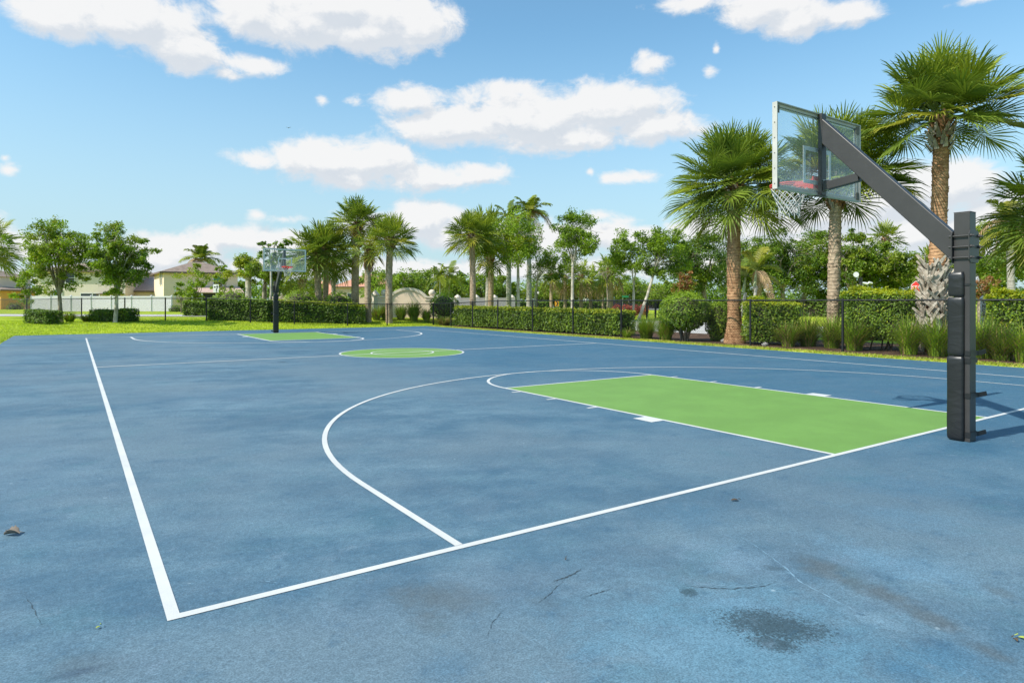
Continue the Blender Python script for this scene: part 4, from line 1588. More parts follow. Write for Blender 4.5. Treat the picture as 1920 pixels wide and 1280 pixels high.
# ---- palms beside and behind the court
G1 = 'palms along the bed right of the court'
sabal(1378, 21.9, 'sabal palm with flared reddish brown trunk between the round topiary and the bushes', 346, 2.25, .225, 58, 42, trunk='trunk_red', flare=.75, boots='ball', boot_len=.95, elmin=-32, group=G1, droop=1.0, elpow=.85)
sabal(1562, 20.2, 'sabal palm with straight tan trunk rising behind the near backboard', 334, 2.36, .188, 56, 42, top_px=1569, trunk='trunk', boots='ball', boot_len=1.0, elmin=-12, group=G1, droop=.9)
sabal(1749, 17.6, 'tallest sabal palm, its foot wrapped in criss cross grey leaf bases', 216, 2.15, .205, 50, 42, top_px=1766, trunk='trunk_red', boots='ball', boot_len=1.0, elmin=-8, group=G1, droop=.9, lower_boots=2.35)
sabal(2015, 17.5, 'sabal palm cut off by the right edge, only its drooping fronds in view', 392, 2.2, .2, 40, 36, trunk='trunk', elmin=-28, group=G1)
pinnate(1899, 24, 'small palm with smooth grey trunk, yellow green frond and brown hanging dead fronds', 418, 1.35, .135, 12, group=G1, dry=3, yellow=.35, shaft=1.0, top_px=1894)
pinnate(1406, 29, 'slender young palm with arching yellow green fronds and a dry brown frond behind bushes', 508, 1.5, .07, 7, trunk='trunk_grey', dry=2, yellow=.4, shaft=.7, top_px=1418, elmin=20, group='small palms behind the bed')
pinnate(1382, 30, 'slender young palm partly hidden behind the reddish brown palm trunk', 520, 1.6, .07, 6, dry=0, yellow=.5, shaft=.7, top_px=1398, elmin=25, group='small palms behind the bed')

G2 = 'sabal palms behind the far end of the court'
sabal(598.5, 41, 'thicker sabal palm of the twin pair at the left of the far cluster', 476, 2.2, .21, 36, 24, trunk='trunk', boots='ball', boot_len=1.2, elmin=-30, group=G2, droop=1.0, yellow=.15, top_px=594)
sabal(608.5, 41.6, 'thinner leaning sabal palm of the twin pair at the left of the far cluster', 462, 2.0, .18, 30, 24, trunk='trunk', boots='ball', boot_len=1.0, elmin=-30, group=G2, droop=1.0, yellow=.15, top_px=611)
sabal(627, 44, 'thin trunked sabal palm with low dark crown behind the double trunked palm', 478, 1.9, .15, 26, 20, trunk='trunk_grey', elmin=-70, boot_len=.3, group=G2, droop=1.3)
sabal(667, 42, 'tallest sabal palm of the far cluster with a swollen grey head of leaf bases', 420, 1.95, .25, 42, 24, top_px=671, trunk='trunk', boots='ball', boot_len=1.5, elmin=-25, group=G2, yellow=.15)
sabal(691, 38.2, 'short thick headed palm with few fronds and a thin trunk by the hedge end', 462, 1.35, .19, 14, 20, trunk='trunk', boots='ball', boot_len=1.5, elmin=-60, group=G2, yellow=.4)
sabal(730, 38.3, 'straight trunked sabal palm standing in front of the curved cream wall', 450, 1.75, .21, 40, 26, top_px=732, trunk='trunk', boots='ball', boot_len=.6, elmin=-32, group=G2, yellow=.22)
sabal(886, 41.5, 'sabal palm with a round brown head behind the left end of the long hedge', 440, 1.85, .20, 40, 26, top_px=884, trunk='trunk', boots='ball', boot_len=.8, elmin=-32, group='palms behind the long hedge', yellow=.15)
sabal(913, 47, 'dark sabal palm half hidden behind the round headed palm', 440, 2.3, .17, 36, 20, trunk='trunk_grey', elmin=-35, boot_len=.3, group='palms behind the long hedge')
sabal(920, 45, 'brown trunked sabal palm wrapped by the bright leafy branches', 470, 1.7, .20, 26, 20, trunk='trunk', elmin=-60, boot_len=.8, group='palms behind the long hedge')
sabal(566, 47, 'low sabal palm just right of the far backboard', 522, 1.5, .2, 24, 18, trunk='trunk', elmin=-40, boot_len=.6, group=G2)
sabal(-30, 40, 'sabal palm reaching in from the left edge of the frame', 458, 2.2, .2, 34, 30, trunk='trunk', elmin=-50, group='palm at the left')
GR = 'grey trunked feather palms behind the long hedge'
pinnate(954, 50, 'feather palm with smooth pale trunk left of the forked leafy tree', 410, 2.0, .18, 12, group=GR, shaft=.5, dry=0, elmin=-30)
pinnate(992, 52, 'tall feather palm with a skirt of brown dead fronds on a pale trunk', 398, 2.1, .19, 13, group=GR, shaft=.5, dry=7, elmin=0)
GS = 'small adonidia palms by the cream wall'
pinnate(825, 52, 'small feather palm with a thin white trunk right of the curved wall', 515, 1.25, .06, 12, group=GS, shaft=.4, elmin=-60, yellow=.25)
pinnate(838, 53, 'small feather palm leaning behind the white trunked one right of the curved wall', 513, 1.5, .08, 13, group=GS, shaft=.4, elmin=-55, yellow=.25, top_px=843)
pinnate(376, 100, 'shaggy feather palm showing above the brown hip roof', 486, 3.6, .22, 12, group=None, shaft=.6, dry=5, elmin=10)
GM = 'small palms along the far road'
for px, Z, tp_, rc_, r_, lb in ((1034, 58, 512, 1.4, .16, 'small palm with dry brown skirt left of the pale forked trunk'), (1060, 60, 518, 1.6, .17, 'small brown trunked palm just left of the tall leafy tree trunk'),
                                (1089, 60, 516, 1.7, .18, 'small palm just right of the tall leafy tree trunk'), (1107, 62, 524, 1.7, .17, 'small orange brown trunked palm with yellowing skirt'),
                                (1131, 64, 520, 1.6, .13, 'small thin trunked palm beside the patterned trunk palm'), (1145, 55, 505, 1.7, .24, 'medium palm with thick diamond patterned trunk behind the hedge end')):
    sabal(px, Z, lb, tp_, rc_, r_, 22, 16, trunk='trunk', elmin=-60, boot_len=.5, group=GM, yellow=.3, dry=3)
sabal(1660, 52, 'pointed palm crown poking above the oaks on the right', 446, 1.6, .2, 24, 18, trunk='trunk', elmin=-20, group=GM)
sabal(1752, 48, 'palm fronds showing beside the tall palm trunk above the yellow hedge', 500, 1.9, .2, 24, 18, trunk='trunk', elmin=-20, group=GM)

# ---- broadleaf trees
GL = 'two young trees on the lawn at the left'
tree(107, 32.5, 'round young tree on the lawn, left of the two', 408, 550, 64, 20000, .11, ('leaf_o', 'leaf_b', 'leaf_a'), (.5, .25, .25), trunk_px=114, trunk_r=.10, nclump=105, group=GL, open_=.22, limbs=8, fork=-.1)
tree(224, 32.5, 'taller oval young tree on the lawn, right of the two, with pale trunk', 418, 552, 56, 20000, .11, ('leaf_a', 'leaf_o', 'leaf_b'), (.4, .3, .3), trunk_px=216, trunk_r=.095, nclump=100, group=GL, open_=.24, limbs=8, bark='bark_pale', fork=-.1)
tree(50, 62, 'green tree behind the white vinyl fence end', 505, 572, 24, 2500, .22, ('leaf_a', 'leaf_o', 'leaf_b'), (.5, .3, .2), trunk_r=.12, nclump=24, group='garden trees by the houses')
tree(368, 58, 'slender light green tree in front of the cream house porch', 497, 566, 27, 3600, .17, ('leaf_b', 'leaf_o', 'leaf_y'), (.5, .35, .15), trunk_px=371, trunk_r=.06, nclump=26, group='garden trees by the houses', open_=.30)
tree(340, 59, 'bushy little tree at the left end of the porch', 527, 572, 15, 1200, .18, ('leaf_b', 'leaf_o', 'leaf_a'), (.4, .35, .25), trunk_r=.05, nclump=16, group='garden trees by the houses', open_=.34)
tree(418, 57, 'slim feathery tree just right of the white arrow sign', 493, 560, 18, 1300, .18, ('leaf_b', 'leaf_o', 'leaf_y'), (.5, .35, .15), trunk_px=420, trunk_r=.05, nclump=20, group='garden trees by the houses', open_=.30)
GB = 'leafy trees behind the far hedge'
tree(464, 47, 'rounded yellow green tree on a thick bent trunk left of the far hoop', 472, 532, 37, 7000, .16, ('leaf_o', 'leaf_b', 'leaf_y'), (.5, .3, .2), trunk_px=466, trunk_r=.24, nclump=34, group=GB, open_=.30, bark='bark_pale')
tree(508, 46, 'yellow green tree on brown trunks directly behind the far backboard', 470, 540, 36, 6500, .16, ('leaf_o', 'leaf_b', 'leaf_a'), (.5, .3, .2), trunk_px=494, trunk_r=.2, nclump=34, group=GB, open_=.30, multi=2)
tree(512, 38, 'spindly pale trunked tree rising beside the far hoop post with tufts of broad leaves', 436, 500, 30, 620, .20, ('leaf_a', 'leaf_b', 'leaf_c'), (.5, .2, .3), trunk_px=506, trunk_r=.075, nclump=24, group=GB, open_=.15, bark='bark_pale', limbs=5)
tree(552, 50, 'low dense green tree right of the far hoop post', 522, 568, 42, 3200, .18, ('leaf_a', 'leaf_b', 'leaf_c'), (.5, .3, .2), trunk_r=.12, nclump=30, group=GB)
GT = 'airy leafy trees behind the long hedge'
tree(968, 43, 'airy bright green tree with a forked pale trunk, leftmost behind the long hedge', 408, 508, 64, 13000, .14, ('leaf_b', 'leaf_a', 'leaf_y'), (.6, .3, .1), trunk_px=973, trunk_r=.11, nclump=44, group=GT, open_=.33, bark='bark_pale', dead=8)
tree(1022, 45, 'thin dark leaved tree with bare twigs between two taller airy trees', 450, 535, 40, 5200, .13, ('leaf_a', 'leaf_c', 'leaf_b'), (.5, .3, .2), trunk_px=1000, trunk_r=.07, nclump=26, group=GT, open_=.33, bark='bark_pale', dead=16)
tree(1076, 41, 'tallest airy tree behind the long hedge with one straight pale trunk', 392, 505, 50, 10000, .14, ('leaf_a', 'leaf_b', 'leaf_c'), (.5, .35, .15), trunk_px=1073, trunk_r=.10, nclump=38, group=GT, open_=.33, bark='bark_pale', dead=18, shape=.4)
tree(1180, 43, 'small airy tree with upright thin trunks behind the right end of the hedge', 434, 514, 42, 7500, .14, ('leaf_b', 'leaf_a', 'leaf_c'), (.55, .3, .15), trunk_px=1188, trunk_r=.075, nclump=28, group=GT, open_=.33, bark='bark_pale', multi=2, dead=8)
tree(1246, 42, 'leaning airy tree whose pale trunk slants right above the red shrubs', 422, 518, 48, 12500, .14, ('leaf_b', 'leaf_a', 'leaf_c'), (.5, .35, .15), trunk_px=1197, trunk_r=.10, nclump=40, group=GT, open_=.33, bark='bark_pale', lean=.62, dead=8)
tree(1138, 50, 'low twiggy tree with sparse leaves over the patterned palm trunk', 478, 535, 28, 1100, .15, ('leaf_a', 'leaf_b', 'leaf_o'), (.4, .3, .3), trunk_r=.06, nclump=20, group=GT, open_=.33, dead=10)
GO = 'oaks beyond the planting bed'
OM = ('leaf_a', 'leaf_c', 'leaf_o')
for px, Z, yt, yb, wp, n_, tpx, lb, ws in (
        (1312, 50, 432, 552, 50, 6500, 1322, 'dark oak left of the reddish palm trunk', (.35, .55, .1)),
        (1392, 56, 452, 560, 56, 6000, 1400, 'oak spreading right behind the reddish palm trunk', (.45, .4, .15)),
        (1462, 50, 428, 560, 52, 7500, 1470, 'dense oak beneath the net of the near hoop', (.55, .3, .15)),
        (1530, 52, 426, 562, 50, 7500, 1500, 'full oak between the near backboard and the tan palm trunk', (.6, .25, .15)),
        (1602, 49, 438, 560, 48, 7000, 1590, 'oak right of the tan palm trunk with a tuft on top', (.55, .15, .3)),
        (1668, 50, 452, 556, 46, 6500, 1690, 'oak under the long black arm, sunlit on its left', (.5, .15, .35)),
        (1722, 56, 480, 556, 34, 3600, 1716, 'smaller yellow green oak left of the tall palm foot', (.4, .15, .45)),
        (1850, 46, 412, 552, 50, 6500, 1840, 'oak behind the near hoop post at the right', (.5, .2, .3)),
        (1935, 42, 400, 556, 60, 6500, 1940, 'oak at the right edge behind the grey trunked palm', (.5, .3, .2))):
    tree(px, Z, lb, yt, yb, wp * 1.12, int(n_ * 2.2), .18, OM, ws, trunk_px=tpx, trunk_r=.20, nclump=84, group=GO, name='oak_tree', open_=.28, limbs=7)
tree(1600, 49.5, 'thin sprig of leaves standing above the oak canopy', 422, 452, 11, 260, .16, OM, (.5, .3, .2), trunk_r=.05, nclump=8, group=GO, name='oak_tree', open_=.4)
tree(1285, 46, 'rust brown shrubby tree left of the reddish palm trunk', 505, 556, 26, 1800, .16, ('leaf_rust', 'leaf_o', 'leaf_a'), (.6, .25, .15), trunk_r=.06, nclump=20, group='rusty shrubs behind the bed')
tree(1845, 36, 'rust brown shrubby tree right of the near hoop post', 512, 556, 34, 1800, .14, ('leaf_rust', 'leaf_o', 'leaf_a'), (.7, .2, .1), trunk_r=.05, nclump=20, group='rusty shrubs behind the bed')
GF = 'trees far beyond the court'
far = [(700, 85, 508, 556, 34), (755, 80, 512, 556, 40), (795, 86, 506, 554, 34), (855, 78, 516, 560, 30), (905, 84, 515, 562, 30), (945, 88, 512, 562, 28), (1010, 92, 530, 566, 32),
       (1040, 96, 528, 566, 28), (1075, 90, 522, 564, 30), (1180, 90, 520, 562, 36), (1225, 96, 530, 566, 34), (1262, 88, 524, 566, 26), (1120, 88, 518, 562, 30), (590, 95, 528, 566, 20), (24, 110, 536, 572, 26), (445, 90, 530, 566, 26)]
desc = ['left of the curved wall', 'directly behind the curved wall', 'over the right ball of the curved wall', 'behind the small adonidia palms', 'between the round headed palm and its brown neighbour', 'behind the first pale feather palm trunk',
        'behind the double lantern', 'left of the tall straight airy trunk', 'behind the tall straight airy trunk', 'behind the green street sign', 'under the leaning pale trunk', 'just left of the round topiary top', 'behind the row of small brown palms',
        'between the coral roof and the far hoop', 'between the orange house and the white fence', 'right of the white arrow sign']
for (px, Z, yt, yb, wp), ds in zip(far, desc):
    tree(px, Z, 'distant dark green tree ' + ds, yt, yb + 4, wp * 1.2, 4200, .30, ('leaf_a', 'leaf_o', 'leaf_b'), (.5, .25, .25), trunk_r=.16, nclump=34, group=GF, name='distant_tree', limbs=4, open_=.32)


def treeline():
    V, mi = [], []
    for px in np.arange(-700, 2700, 14):
        Z = 175 + 20 * math.sin(px * .013) + rng.uniform(-12, 12)
        p = at(px, Z)
        h = rng.uniform(4.2, 7.2)
        k = 260
        C = blob_points(k, np.array([p.x, p.y, p.z + h * .55]), h * .62, .95)
        C[:, 2] = np.maximum(C[:, 2], p.z)
        V.append(leaf_quads(C, .8)); mi.append(np.full(k, rng.choice([0, 0, 1])))
    o = quads('treeline', np.concatenate(V), [M['leaf_a'], M['leaf_c']], None, np.concatenate(mi))
    o['kind'] = 'stuff'; o['label'] = 'low line of dark woods along the horizon'


treeline()

# ---- hedges and shrubs
DG = ('leaf_a', 'leaf_c', 'leaf_b', 'leaf_y')
hx = 17.78
def gp(x, y): return Vector((x, y, float(g(x, y))))


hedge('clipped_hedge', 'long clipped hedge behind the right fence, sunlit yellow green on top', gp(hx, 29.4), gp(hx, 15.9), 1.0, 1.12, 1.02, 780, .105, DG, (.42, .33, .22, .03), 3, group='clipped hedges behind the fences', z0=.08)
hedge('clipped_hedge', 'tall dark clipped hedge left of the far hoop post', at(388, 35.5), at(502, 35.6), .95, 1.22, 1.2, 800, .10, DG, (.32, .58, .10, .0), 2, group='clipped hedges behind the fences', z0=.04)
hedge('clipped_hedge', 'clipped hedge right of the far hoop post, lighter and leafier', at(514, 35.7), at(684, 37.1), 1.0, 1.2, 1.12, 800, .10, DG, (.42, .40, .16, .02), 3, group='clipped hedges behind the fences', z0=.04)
hedge('clipped_hedge', 'short dark hedge stub behind the fence, left of the tall hedge', at(343, 46), at(384, 46), .9, 1.06, 1.06, 600, .12, DG, (.4, .45, .15, .0), 2, group='clipped hedges behind the fences', z0=.05)
GX = 'low box hedges on the lawn at the left'
hedge('box_hedge', 'low square box hedge on the lawn left of both young trees', at(44, 30.6), at(87, 30.4), .9, .62, .64, 1300, .07, DG, (.25, .65, .10, .0), None, group=GX)
hedge('box_hedge', 'low box hedge wrapped round the pale trunk of the right young tree', at(166, 33.2), at(236, 32.7), .9, .58, .66, 1300, .07, DG, (.30, .60, .10, .0), None, group=GX)
GSH = 'rounded shrubs above the far hedge'
shrub('round_shrub', 'bright green mound of shrub right of the white arrow sign', 433, 41, 1.30, 1.15, .95, 2400, .10, DG, (.3, .2, .4, .1), 2, group=GSH, stems=0)
shrub('round_shrub', 'bright green mound of shrub right of the far hoop post', 562, 40, 1.30, 1.1, .85, 2400, .10, DG, (.35, .25, .35, .05), 2, group=GSH, stems=0)
shrub('round_shrub', 'rounded mound of shrub in the middle of the far palm cluster', 635, 40, 1.25, .85, .80, 2000, .10, DG, (.4, .3, .3, .0), 2, group=GSH, stems=0)
shrub('round_shrub', 'round dark shrub at the corner beside the curved cream wall', 832, 39.6, 1.12, .92, .88, 3000, .085, DG, (.45, .30, .25, .0), 2, group=GSH, stems=4)
GRB = 'shrubs in the bed behind the right fence'
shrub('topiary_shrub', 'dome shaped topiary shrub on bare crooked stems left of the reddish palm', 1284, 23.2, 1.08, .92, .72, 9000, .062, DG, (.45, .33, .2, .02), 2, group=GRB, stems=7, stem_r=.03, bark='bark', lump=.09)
shrub('leafy_shrub', 'upright leafy shrub squeezed against the left of the reddish palm trunk', 1347, 23.2, .72, .44, .78, 4500, .062, DG, (.4, .2, .33, .07), 2, group=GRB, stems=4)
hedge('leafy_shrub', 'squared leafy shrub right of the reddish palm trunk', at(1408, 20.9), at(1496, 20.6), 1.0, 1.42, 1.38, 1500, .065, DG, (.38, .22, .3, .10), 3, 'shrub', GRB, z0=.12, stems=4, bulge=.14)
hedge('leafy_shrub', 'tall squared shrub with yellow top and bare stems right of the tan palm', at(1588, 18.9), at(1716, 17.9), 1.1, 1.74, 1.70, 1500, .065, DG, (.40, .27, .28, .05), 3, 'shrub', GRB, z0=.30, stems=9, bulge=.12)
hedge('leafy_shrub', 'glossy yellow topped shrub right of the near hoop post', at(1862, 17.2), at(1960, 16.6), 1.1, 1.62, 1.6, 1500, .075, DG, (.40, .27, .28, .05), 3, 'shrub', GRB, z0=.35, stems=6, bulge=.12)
for i, (px, lb) in enumerate(((1157, 'red leaved shrub, first from the left beyond the pavement'), (1174, 'red leaved shrub beside the fence post beyond the pavement'), (1190, 'orange red shrub at the foot of the leaning pale trunk'), (1206, 'pinkish red shrub right of the leaning pale trunk'))):
    shrub('red_shrub', lb, px, 48, .78, .42, .42, 700, .10, ('leaf_red', 'leaf_rust', 'leaf_red'), (.6, .2, .2), group='red leaved shrubs beyond the pavement', stems=0)
shrub('leafy_shrub', 'little green shrub at the foot of the cream house beside the white fence', 330, 66, .55, .7, .5, 500, .14, DG, (.4, .3, .3, .0), group='small shrubs by the houses', stems=0)
shrub('leafy_shrub', 'small dark shrub at the corner of the orange house', 28, 84, .65, .9, .6, 500, .16, DG, (.4, .5, .1, .0), group='small shrubs by the houses', stems=0)
for a_, b2, lb in (((880, 72), (1035, 76), 'dark clipped hedge along the far road left of the amber chevron sign'), ((1050, 78), (1140, 80), 'dark clipped hedge along the far road behind the brown palm trunks')):
    hedge('roadside_hedge', lb, at(*a_), at(*b2), 1.2, 1.0, 1.0, 160, .22, DG, (.4, .5, .1, .0), None, group='hedges along the far road')
hedge('roadside_hedge', 'green hedge under the oaks behind the white van', at(1425, 62), at(1720, 58), 1.5, 1.5, 1.5, 120, .24, DG, (.45, .45, .1, .0), None, group='hedges along the far road')

# ---- ornamental grass
GGR = 'fountain grass clumps'
for px, Z, h, r_, n_, dr, lb in (
        (1212, 24.6, .95, .62, 420, .15, 'fountain grass clump at the right end of the long hedge'),
        (1248, 23.8, .95, .62, 420, .15, 'fountain grass clump against the left of the topiary stems'),
        (1478, 20.2, .80, .55, 340, .35, 'straw based grass clump under the squared shrub'),
        (1516, 20.4, 1.05, .65, 460, .25, 'fountain grass clump at the foot of the white van'),
        (1560, 19.6, 1.0, .62, 440, .18, 'fountain grass clump hiding the foot of the tan palm'),
        (1602, 18.6, .95, .6, 440, .18, 'fountain grass clump just right of the fence post by the tan palm'),
        (1704, 17.2, 1.0, .55, 420, .15, 'fountain grass clump left of the criss cross palm foot'),
        (1758, 16.6, 1.05, .62, 460, .15, 'fountain grass clump hiding the criss cross palm foot'),
        (1846, 16.0, 1.05, .6, 460, .15, 'fountain grass clump just right of the near hoop post'),
        (1880, 15.5, .85, .55, 380, .25, 'loose arching grass clump in front of the glossy shrub'),
        (1925, 15.0, .95, .6, 420, .15, 'grass clump cut by the right edge of the frame'),
        (1365, 23.4, .5, .35, 160, .5, 'thin dry grass tuft left of the reddish palm foot'),
        (706, 39.2, .85, .55, 260, .2, 'grass clump between the two trunks left of the curved wall'),
        (722, 39.6, .95, .5, 260, .3, 'grass clump hugging the straight palm left of the curved wall'),
        (752, 40, .95, .6, 300, .15, 'dark grass clump left of centre of the curved wall'),
        (776, 40, 1.2, .7, 340, .15, 'tallest grass clump before the middle of the curved wall'),
        (800, 39.8, .85, .5, 260, .3, 'straw tinted grass clump before the right end of the curved wall'),
        (833, 38.2, .55, .8, 260, .6, 'low straw coloured grass under the round dark shrub'),
        (98, 32.6, .42, .42, 160, .5, 'brownish grass tuft left of the left young tree trunk'),
        (131, 32.8, .55, .45, 180, .3, 'grass tuft right of the left young tree trunk'),
        (163, 33.4, .45, .45, 160, .4, 'grass tuft at the left end of the longer box hedge'),
        (1176, 25.2, .4, .4, 160, .2, 'low green tuft filling the gap beside the hedge end')):
    tuft(px, Z, lb, h * .90, r_ * 1.1, int(n_ * 1.3), GGR, dr, wd=.009 if Z < 30 else .016)

# ------------------------------------------------------------------ buildings
def camrot(deg=0):
    return -YAW + R(deg)


def wall_window(parent, c, u, n, w_, h_, frame=.08, mat='dark_glass', blind=None):
    """window on a wall: centre c, unit vectors u along the wall and n outwards"""
    c, u, n = Vector(c), Vector(u), Vector(n)
    z = Vector((0, 0, 1))
    mb = MB()
    mb.prism([(-w_ / 2, -h_ / 2), (w_ / 2, -h_ / 2), (w_ / 2, h_ / 2), (-w_ / 2, h_ / 2)], c + n * .02, u, z, n * .02)
    wn = mb.build('window', M[mat], parent)
    mb = MB()
    for a, b_, ww, hh in ((0, h_ / 2 + frame / 2, w_ + 2 * frame, frame), (0, -h_ / 2 - frame / 2, w_ + 2 * frame, frame), (-w_ / 2 - frame / 2, 0, frame, h_), (w_ / 2 + frame / 2, 0, frame, h_), (0, 0, w_, frame * .6)):
        mb.prism([(a - ww / 2, b_ - hh / 2), (a + ww / 2, b_ - hh / 2), (a + ww / 2, b_ + hh / 2), (a - ww / 2, b_ + hh / 2)], c + n * .03, u, z, n * .05)
    mb.build('window_frame', M['white'], wn)
    if blind:
        mb = MB()
        mb.prism([(-w_ / 2 + .02, .03), (w_ / 2 - .02, .03), (w_ / 2 - .02, h_ / 2 - .02), (-w_ / 2 + .02, h_ / 2 - .02)], c + n * .042, u, z, n * .01)
        mb.build('blind', M[blind], wn)
    return wn


def house(px, Z, rot, wx, dy, eave, ridge, label, wallm, roofm, over=.45, name='house', base_z=None, windows=(), hip=None, group='houses beyond the court', fascia='trim'):
    """hip roofed house; origin at its near corner, x along the front, y away"""
    b_ = at(px, Z, base_z)
    h = thing(name, b_, label, 'house', group, -YAW + R(rot))
    mb = MB(); mb.box((wx / 2, dy / 2, eave / 2 - .2), (wx, dy, eave + .4)); mb.build('wall', M[wallm], h)
    hip = min(wx, dy) / 2 if hip is None else hip
    x0, x1, y0, y1 = -over, wx + over, -over, dy + over
    hp = hip + over
    if wx >= dy:
        r0, r1 = (x0 + hp, dy / 2, ridge), (x1 - hp, dy / 2, ridge)
    else:
        r0, r1 = (wx / 2, y0 + hp, ridge), (wx / 2, y1 - hp, ridge)
    e = eave
    vs = [(x0, y0, e), (x1, y0, e), (x1, y1, e), (x0, y1, e), r0, r1]
    if wx >= dy:
        fs = [(0, 1, 5, 4), (1, 2, 5), (2, 3, 4, 5), (3, 0, 4), (3, 2, 1, 0)]
    else:
        fs = [(0, 1, 4), (1, 2, 5, 4), (2, 3, 5), (3, 0, 4, 5), (3, 2, 1, 0)]
    mb = MB(); mb.add(vs, fs)
    rf = mb.build('roof', M[roofm], h)
    mb = MB()
    for c, s_ in ((((x0 + x1) / 2, y0 - .02, e - .09), (x1 - x0 + .08, .04, .2)), (((x0 + x1) / 2, y1 + .02, e - .09), (x1 - x0 + .08, .04, .2)), ((x0 - .02, (y0 + y1) / 2, e - .09), (.04, y1 - y0, .2)), ((x1 + .02, (y0 + y1) / 2, e - .09), (.04, y1 - y0, .2))):
        mb.box(c, s_)
    mb.build('fascia', M[fascia], rf)
    for side, u, z, w_, hh, bl in windows:
        if side == 'f': wall_window(h, (u, 0, z), (1, 0, 0), (0, -1, 0), w_, hh, blind=bl)
        if side == 'l': wall_window(h, (0, u, z), (0, 1, 0), (-1, 0, 0), w_, hh, blind=bl)
        if side == 'r': wall_window(h, (wx, u, z), (0, 1, 0), (1, 0, 0), w_, hh, blind=bl)
    return h, rf


gz = .36
h1, rf = house(307, 76, 35, 8.2, 9.5, zat(509, 76) - gz, zat(487, 80) - gz, 'two storey cream house with brown hip roof and green window blind', 'stucco', 'roof_brown', base_z=gz, hip=3.9,
               windows=(('f', 5.9, 3.45, 1.0, 2.0, 'green_shutter'), ('l', 3.0, 3.9, .5, 1.6, None), ('l', 1.6, 3.9, .5, 1.6, None)))
mb = MB(); mb.box((4.1, 3.6, zat(489, 79) - gz - .15), (1.0, .5, .5)); mb.build('roof_vent', M['trim'], rf)
# screened porch on its front
mb = MB()
mb.add([(2.6, -2.6, 2.15), (8.4, -2.6, 2.15), (8.4, -.03, 2.9), (2.6, -.03, 2.9), (2.6, -2.6, 2.05), (8.4, -2.6, 2.05), (8.4, -.03, 2.8), (2.6, -.03, 2.8)],
       [(0, 1, 2, 3), (7, 6, 5, 4), (0, 4, 5, 1), (1, 5, 6, 2), (3, 2, 6, 7), (0, 3, 7, 4)])
pr = mb.build('porch_roof', M['roof_pink'], h1)
for x in (2.7, 3.7, 5.9, 8.2):
    mb = MB(); mb.box((x, -2.45, 1.0), (.16, .16, 2.08)); mb.build('porch_post', M['white'], pr)
mb = MB(); mb.box((5.45, -2.3, 1.0), (5.5, .03, 2.0)); mb.build('porch_screen', M['dark_screen'], pr)
mb = MB(); mb.box((1.2, -.05, 2.0), (.12, .1, 1.6)); mb.build('downpipe', M['white'], h1)

h2, rf = house(66, 80, 8, 10.4, 9, zat(507, 80) - gz, zat(490, 84) - gz, 'large pale two storey house hidden behind the two young trees', 'stucco_pale', 'roof_brown', base_z=gz,
               windows=(('f', 2.6, 1.75, .9, 1.5, 'green_shutter'), ('f', 5.9, 1.55, 1.3, 1.0, None), ('f', 7.0, 1.55, .7, 1.0, None), ('f', 4, 4.0, 1.0, 1.3, None), ('f', 8.5, 4.0, 1.0, 1.3, None), ('f', 9.4, 1.6, .8, 1.2, None)))
mb = MB(); mb.box((8.9, -.6, 2.0), (2.8, 1.2, .12)); aw = mb.build('awning', M['trim'], h2)
mb = MB(); mb.bar((7.6, -1.1, 1.92), (7.6, -.03, 1.3), .07, .07); mb.build('awning_bracket', M['trim'], aw)
h3, rf = house(212, 84, 5, 9, 9, zat(545, 84) - gz, zat(514, 90) - gz, 'single storey pink roofed house wing between the young tree and the cream house', 'stucco', 'roof_pink', base_z=gz,
               windows=(('f', 3.2, 1.25, 1.2, .9, None), ('f', 7.6, 1.25, .5, .9, None)))
house(232, 104, 0, 12, 9, zat(530, 104) - gz, zat(508, 108) - gz, 'house with coral tiled roof showing behind the pink roofed wing', 'stucco', 'roof_coral', base_z=gz)
h5, rf = house(-110, 88, -10, 9.6, 8, zat(543, 88) - gz, zat(535, 88) - gz, 'orange stucco house at the left edge with a grey upper storey', 'stucco_orange', 'roof_brown', base_z=gz, windows=(('f', 8.4, 1.5, .12, 2.2, None), ('f', 5.5, 1.5, 1.2, 1.2, None)))
mb = MB(); mb.box((3.9, 4.2, 3.4), (6.2, 5.2, 2.2)); mb.build('upper_wall', M['stucco_pale'], h5)
mb = MB(); mb.add([(.4, 1.2, 4.5), (7.4, 1.2, 4.5), (7.4, 7.2, 4.5), (.4, 7.2, 4.5), (3.4, 4.2, 5.5), (4.4, 4.2, 5.5)], [(0, 1, 5, 4), (1, 2, 5), (2, 3, 4, 5), (3, 0, 4), (3, 2, 1, 0)])
mb.build('upper_roof', M['roof_brown'], h5)
house(628, 118, 5, 11, 10, zat(537, 118) - gz, zat(514, 124) - gz, 'coral roofed pink house seen between the far palm trunks', 'stucco_pink', 'roof_coral', base_z=gz, windows=(('f', 3.0, 1.7, 1.4, 1.6, None), ('f', 7.0, 1.7, 1.4, 1.6, None)))
house(572, 122, 0, 6.0, 9, zat(553, 122) - gz, zat(523, 126) - gz, 'low coral roofed house left of the double trunked palm gap', 'stucco_pink', 'roof_coral', base_z=gz)
house(1005, 150, 0, 16, 10, zat(556, 150) - gz, zat(546, 155) - gz, 'low pale building far behind the double lantern', 'stucco_pale', 'roof_pink', base_z=gz)


